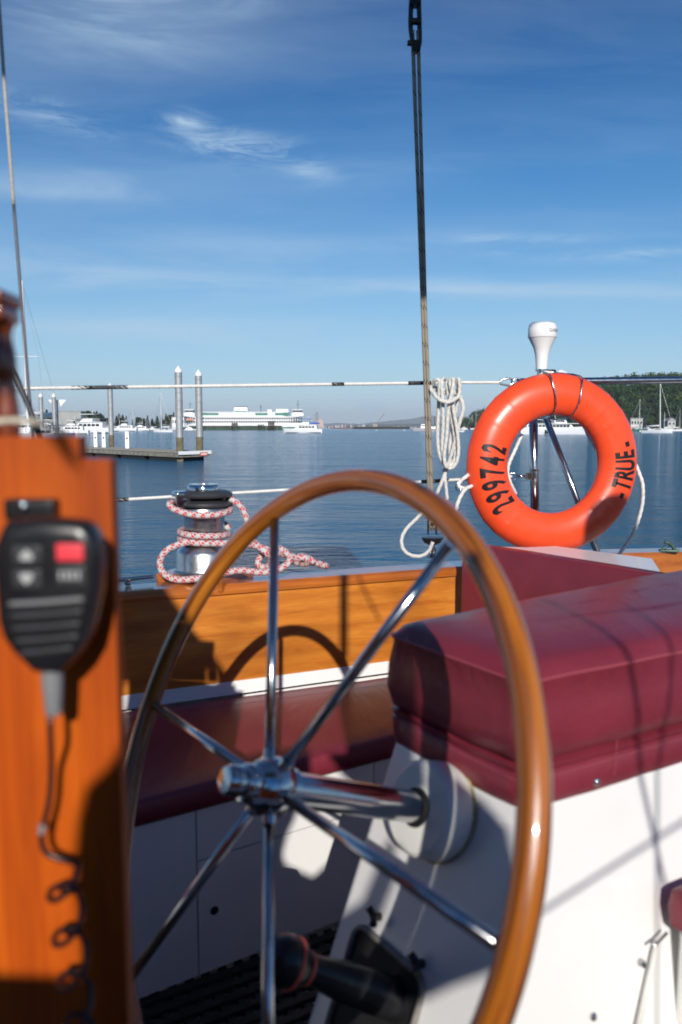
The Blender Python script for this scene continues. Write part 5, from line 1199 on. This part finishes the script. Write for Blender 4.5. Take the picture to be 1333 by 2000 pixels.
# low scrub behind the marina
def wood_mass(nm, label, fn, n, hr, m, seed, wr_=(.24, .42), leaf=260):
    rg = random.Random(seed); protos = []
    for i in range(5):
        b_ = conifer_bm(1, .22 + .03 * i, leaf, rg, .75) if i < 3 else leafy_bm(1, .45, leaf, rg); b_.verts.index_update()
        protos.append(([v.co.copy() for v in b_.verts], [[v.index for v in f.verts] for f in b_.faces])); b_.free()
    V, Fc = [], []
    for i in range(n):
        P_ = fn(rg); h = rg.uniform(*hr); vv, ff = protos[rg.choice((0, 1, 2, 3, 4, 3))]; sxy = h * rg.uniform(.8, 1.2); an = rg.uniform(0, 6.28); ca, sa = math.cos(an), math.sin(an); b0_ = len(V)
        V.extend((P_.x + (v.x * ca - v.y * sa) * sxy, P_.y + (v.x * sa + v.y * ca) * sxy, P_.z + v.z * h) for v in vv); Fc.extend([a + b0_ for a in f] for f in ff)
    me = bpy.data.meshes.new(nm); me.from_pydata(V, [], Fc); me.materials.append(m); o = bpy.data.objects.new(nm, me); COL.objects.link(o)
    return put(o, label, 'forest', None, 'stuff')
def woodmat():
    m = bpy.data.materials.new('wooded hillside'); m.use_nodes = True; t = NT(m.node_tree); b = t.n['Principled BSDF']; cv = t.node('ShaderNodeNewGeometry').outputs['Position']
    n0 = t.noise(cv, .045, 3); n1_ = t.noise(cv, .35, 3)
    c = t.ramp(n0, [(.35, (.022, .060, .028)), (.5, (.045, .095, .036)), (.62, (.085, .14, .042)), (.74, (.11, .115, .05))]); c = t.mix(t.ramp(n1_, [(.4, 0.), (.65, 1.)]), c, (.022, .045, .024))
    t.put(b.inputs['Base Color'], c); t.put(b.inputs['Roughness'], .9); return m
M_wood = woodmat()
# hill at right: profile by bearing
def hill(nm, xs, D0, D1, prof, m=M_earth):
    """terrain rising from the shore at D0 to a ridge at D1; prof(x) = picture row of the ridge"""
    bm = BM(); nx, ny = 60, 12; g_ = []
    for j in range(ny + 1):
        row = []
        for i in range(nx + 1):
            x = xs[0] + (xs[1] - xs[0]) * i / nx; t_ = j / ny; D = D0 + (D1 - D0) * t_; P_ = Vector(((x - 666.5) / F * D, D, 0)); Pr = Vector(((x - 666.5) / F * D1, D1, 0))
            z = .8 + max(0, up_z(prof(x), Pr) - .8) * math.sin(t_ * math.pi / 2) ** 1.1; row.append(bm.verts.new((P_.x, P_.y, z)))
        g_.append(row)
    for j in range(ny):
        for i in range(nx): bm.faces.new((g_[j][i], g_[j][i + 1], g_[j + 1][i + 1], g_[j + 1][i]))
    bot = [bm.verts.new((v.co.x, v.co.y, -1)) for v in g_[0]]
    for i in range(nx): bm.faces.new((g_[0][i], bot[i], bot[i + 1], g_[0][i + 1]))
    o = part(nm, bm, m); put(o, kind='structure'); return o
def prof_r(x):
    k = [(930, 834), (1000, 815), (1080, 790), (1150, 768), (1180, 760), (1240, 752), (1333, 748), (1600, 742)]
    for (a, ya), (b_, yb) in zip(k[:-1], k[1:]):
        if a <= x <= b_: return ya + (yb - ya) * (x - a) / (b_ - a)
    return k[0][1] if x < k[0][0] else k[-1][1]
M_scrub = mat('dark scrub ground', (.022, .036, .016), .95, var=.4, vscale=.05)
hill('wooded_hill', (960, 1600), 520, 760, prof_r, M_scrub)
def on_right(rg):
    x = rg.uniform(1000, 1560); t_ = rg.random() ** .8; D = 528 + 235 * t_; Pr = Vector(((x - 666.5) / F * 760, 760, 0)); tt = (D - 520) / 240
    z = .6 + max(0, up_z(prof_r(x), Pr) - .8) * math.sin(min(1, tt) * math.pi / 2) ** 1.1; return Vector(((x - 666.5) / F * D, D, z))
wood_mass('hillside_forest', 'dense dark green forest covering the hill at right', on_right, 1500, (5.5, 11), M_wood, 5, leaf=90)
def prof_l(x):
    k = [(893, 836), (903, 831), (910, 826), (925, 815), (945, 806), (960, 803), (1000, 800), (1040, 800)]
    for (a, ya), (b_, yb) in zip(k[:-1], k[1:]):
        if a <= x <= b_: return ya + (yb - ya) * (x - a) / (b_ - a)
    return k[0][1] if x < k[0][0] else k[-1][1]
hill('wooded_point', (893, 1045), 900, 1000, prof_l, M_scrub)
def on_left(rg):
    x = 897 + 145 * rg.random() ** 1.1; t_ = rg.random(); D = 905 + 95 * t_; Pr = Vector(((x - 666.5) / F * 1000, 1000, 0)); return Vector(((x - 666.5) / F * D, D, .6 + max(0, up_z(prof_l(x), Pr) - .8) * math.sin(t_ * 1.57) ** 1.1))
wood_mass('point_forest', 'dark trees on the low wooded point left of the ring buoy', on_left, 230, (5, 10), M_wood, 9, leaf=110)
# lone firs on the skyline of the hill
for j, (x, y) in enumerate(((1255, 735), (1268, 731), (1280, 733), (1290, 725), (1303, 731), (1319, 728))):
    D = 757; P_ = Vector(((x - 666.5) / F * D, D, up_z(prof_r(x), Vector((0, D, 0))) - 1)); h = up_z(y, Vector((0, D, 0))) - P_.z
    r_ = thing('skyline_fir', '%s dark fir standing on the hill skyline above the rail' % ['first', 'second', 'third', 'tallest', 'fifth', 'rightmost'][j], 'tree', P_, 'firs on the hill skyline')
    part('crown', conifer_bm(h, h * .17, 160, rt), M_fol[0], r_); bm = BM(); cyl(bm, (0, 0, -.5), (0, 0, h * .8), .2, 6, .08); part('trunk', bm, M_trunk, r_)
M_house = mat('house paint', (.50, .49, .46), .7, var=.2, vscale=.6)
# shore houses at right
shed(1162, 1183, 824, 836, 505, 'white gabled house on the shore right of the passenger yacht', M_house, 'white_house', 3, True, 9, False)
shed(1229, 1252, 818, 836, 508, 'white boathouse on the shore between the two moored sailboats', M_house, 'boathouse', 4, False, 9)
shed(1301, 1316, 822, 836, 510, 'small white gabled house at the foot of the hill near the right edge', M_house, 'small_house', 2, True, 8, False)
PR = Wt(1318, 841.5); bm = BM(); u8 = PR.y / F; box(bm, PR + Vector((0, 0, 1.2)), (100 * u8, 3, .5))
for k in range(16): cyl(bm, PR + Vector(((k - 7.5) * 6 * u8, -1, -.5)), PR + Vector(((k - 7.5) * 6 * u8, -1, 2.2)), .18, 6)
put(part('shore_pier', bm, M_dockw), 'low pale pier along the shore at right', 'pier')
# ---- far shore: hills, city
def ridge(nm, D, k, m, seed, amp=.8):
    bm = BM(); n = 160; a_v, b_v, c_v = [], [], []
    for i in range(n + 1):
        x = k[0][0] + (k[-1][0] - k[0][0]) * i / n
        for (a, ya), (b_, yb) in zip(k[:-1], k[1:]):
            if a <= x <= b_: y = ya + (yb - ya) * (x - a) / (b_ - a); break
        y += noise.noise(Vector((x * .06, seed, 0))) * amp + noise.noise(Vector((x * .3, seed, 3))) * amp * .4
        P_ = Vector(((x - 666.5) / F * D, D, 0)); h = max(2, up_z(y, P_)); a_v.append(bm.verts.new((P_.x, D, -5))); b_v.append(bm.verts.new((P_.x * 1.06, D * 1.06, h * 1.06))); c_v.append(bm.verts.new((P_.x * 1.14, D * 1.14, -5)))
    for i in range(n): bm.faces.new((a_v[i], a_v[i + 1], b_v[i + 1], b_v[i])); bm.faces.new((b_v[i], b_v[i + 1], c_v[i + 1], c_v[i]))
    o = part(nm, bm, m); put(o, kind='structure')
M_far = mat('far hillside', (.05, .075, .05), .95, var=.3, vscale=.003)
ridge('far_hills', 7600, [(520, 835), (560, 833.5), (640, 832), (700, 830), (740, 829), (800, 828), (850, 827), (900, 829), (960, 834)], M_far, 1.0)
ridge('distant_mountains', 15000, [(480, 834), (600, 829), (660, 826), (700, 828), (760, 822), (800, 818), (835, 812), (850, 813), (880, 815), (905, 813), (960, 824), (1010, 834)], M_far, 4.0, 1.6)
M_city = [mat('city wall %d' % i, c, .7) for i, c in enumerate(((.45, .42, .40), (.30, .30, .32), (.55, .40, .36), (.20, .22, .26)))]
rc_ = random.Random(11); DC = 6000.0; cn = 0
for k in range(46):
    x = rc_.uniform(612, 712) if k < 34 else rc_.uniform(712, 870); hpx = rc_.uniform(1.5, 5.5) if k < 34 else rc_.uniform(1, 3); wpx = rc_.uniform(1.5, 5)
    D = DC + rc_.uniform(-200, 500); P_ = Vector(((x - 666.5) / F * D, D, 0)); bm = BM(); h = (hpx + 1) / F * D; wd = wpx / F * D
    box(bm, P_ + Vector((0, 0, h / 2)), (wd, 30, h)); box(bm, P_ + Vector((0, 0, h + 1.5)), (wd * .5, 14, 3)); put(part('city_building', bm, M_city[k % 4]), 'tiny pale building of the hazy city on the far shore', 'building', 'buildings of the far city')
def tower(x0, x1, yt, lb, m, dome=False):
    P_ = Vector((((x0 + x1) / 2 - 666.5) / F * 5900, 5900, 0)); h = up_z(yt, P_); wd = (x1 - x0) / F * 5900; r = thing('city_tower' if not dome else 'domed_building', lb, 'building', P_)
    bm = BM(); box(bm, (0, 0, h / 2 * (.7 if dome else 1)), (wd, wd, h * (.7 if dome else 1))); part('wall', bm, m, r)
    bm = BM()
    if dome: lathe(bm, [(wd * .5, 0), (wd * .42, h * .15), (wd * .25, h * .26), (.1, h * .3)], (0, 0, h * .7), (0, 0, 1), 20)
    else: box(bm, (0, 0, h + 4), (wd * .6, wd * .6, 8))
    part('roof', bm, m, r)
tower(617, 622.5, 806, 'dark tall city tower rising above the white cruiser', M_city[3]); tower(611, 616, 812, 'shorter grey city tower beside the dark one', M_city[1])
tower(620, 633, 818, 'pinkish domed building of the far city right of the cruiser', M_city[2], True)
# ---- the air
HZ = bpy.data.materials.new('haze air'); HZ.use_nodes = True; t = NT(HZ.node_tree); t.n.remove(t.n['Principled BSDF'])
pv = t.node('ShaderNodeVolumePrincipled'); t.put(pv.inputs['Color'], (.80, .89, 1.0)); t.put(pv.inputs['Density'], 0.00007); t.put(pv.inputs['Anisotropy'], 0.0)
t.l.new(pv.outputs[0], t.n['Material Output'].inputs['Volume'])
bm = BM(); box(bm, (0, 9000, 180), (20000, 22000, 364)); hz = part('haze', bm, HZ); put(hz, kind='stuff')
shade('body_blocker', 'tan blocker shape added out of view to cast a body shadow', [(-0.126, 0.035), (-0.146, 0.007), (-0.164, -0.008), (-0.171, -0.031), (-0.175, -0.061), (-0.172, -0.158), (-0.30, -0.150), (-0.7, -0.13), (-0.7, -0.75), (0.10, -0.75), (0.10, -0.42), (0.085, -0.29), (0.072, -0.265), (-0.004, -0.225),
       (-0.014, -0.2), (0.0, -0.15), (0.02, -0.11), (0.06, 0.0), (0.056, 0.055), (0.05, 0.06), (-0.05, 0.055)])  # unseen shape added; its outline follows a body shadow in the cockpit
shade('arm_blocker', 'narrow tan blocker strip added out of view to shade the cushion corner', [(0.10, 0.04), (0.141, -0.015), (0.182, -0.049), (0.219, -0.03), (0.221, 0.235), (0.155, 0.225), (0.152, 0.10), (0.152, 0.043)], s=-0.90)  # unseen strip added to darken the cushion's left corner
shade('base_blocker', 'tan blocker shape added out of view to shade the helm seat base', [(0.258, -0.012), (0.30, -0.05), (0.325, -0.09), (0.333, -0.2), (0.30, -0.27), (0.24, -0.307), (0.20, -0.336), (0.145, -0.345), (0.165, -0.295), (0.195, -0.235), (0.222, -0.170), (0.242, -0.104)], s=-0.92)  # unseen shape added; its outline leaves shade on the seat base
shade('gap_blocker', 'tan blocker shape added out of view to shade the base below the shaft', [(0.05, -0.27), (0.125, -0.215), (0.15, -0.16), (0.172, -0.112), (0.18, -0.12), (0.176, -0.18), (0.148, -0.245), (0.112, -0.31), (0.10, -0.40), (0.10, -0.75), (0.0, -0.75)], s=-0.95)  # unseen shape added to fill the shade under the shaft
shade('diagonal_blocker', 'tan blocker shape added out of view for the diagonal shade on the side board', [(-0.157, 0.225), (-0.19, 0.301), (-0.286, 0.422), (-0.367, 0.541), (-0.45, 0.62), (-0.9, 0.62), (-0.9, 0.262), (-0.243, 0.262), (-0.242, 0.300), (-0.218, 0.300), (-0.217, 0.262), (-0.19, 0.262), (-0.17, 0.235)])  # unseen shape added, cut for the slanting shadow on the side board
cir = [(1.13 + 0.12 * math.cos(R_(a)), 0.75 + 0.12 * math.sin(R_(a))) for a in range(-45, 226, 15)]
shade('buoy_blocker', 'round blocker added behind the helm to shade the ring buoy', cir + [(1.03, 0.64), (1.24, 0.64)])  # unseen head-like outline added to shade the buoy's lower right
t0_, t1_ = sc_of(tp(833, 588)), sc_of(tp(800, -20))
shade('tackle_blocker', 'tan blocker panel added above the helm to shade the tackle and block sky', [(-0.75, t0_[1] + 0.03), (t0_[0], t0_[1]), (1.1, t0_[1] + 0.02), (0.9, t0_[1] + 1.75), (-0.75, t0_[1] + 1.75)], s=-1.1, th=0.04)  # unseen panel added: shades the tackle top and dims sky fill
# unseen walls added behind and beside the camera to block sky light
bm = BM(); box(bm, (0.2, -1.35, 0.85), (6.0, 0.1, 1.9)); put(part('sky_block_wall', bm, M_post), 'unseen varnished wall added behind the helm to block sky light', 'sky blocker')
bm = BM(); box(bm, (-2.2, -0.6, 1.5), (0.1, 3.2, 2.6)); put(part('sky_block_side', bm, M_blocker), 'tall unseen wall added left of the pillar to block sky light', 'deckhouse')  # second unseen wall, added to dim fill from the left
wn = 0
def wire(P1, P2, r, label, s=-0.8, ext=0.5):
    a1, b1_ = sc_of(P1); a2, b2_ = sc_of(P2); d = Vector((a2 - a1, b2_ - b1_))
    A1 = (a1 - d.x * ext, b1_ - d.y * ext); A2 = (a2 + d.x * ext, b2_ + d.y * ext)
    bm = BM(); tube(bm, [shp(*A1, s), shp(*A2, s)], r, 8); put(part('rigging_wire', bm, M_wire), label, 'rigging', 'stays behind the helm')
def fp(x, y): return at_pl(x, y, C, sunn)
wire(fp(1250, 1510), fp(1300, 1735), 0.0045, 'thickest steep wire stay behind the helm', ext=2.2)
wire(fp(1284, 1510), fp(1284, 1660), 0.0032, 'upright thin wire stay behind the helm', s=-0.82, ext=2.6)
wire(fp(1040, 1792), fp(1333, 1606), 0.0038, 'slanting low wire stay behind the helm', s=-0.84, ext=0.35)
wire(at_pl(672, 1120, p0, nb_in), at_pl(672, 1285, p0, nb_in), 0.014, 'short thick spar behind the helm', ext=0.02)
wire(at_pl(698, 1125, p0, nb_in), at_pl(742, 1212, p0, nb_in), 0.004, 'short thin wire above the helm', s=-0.86, ext=0.0)
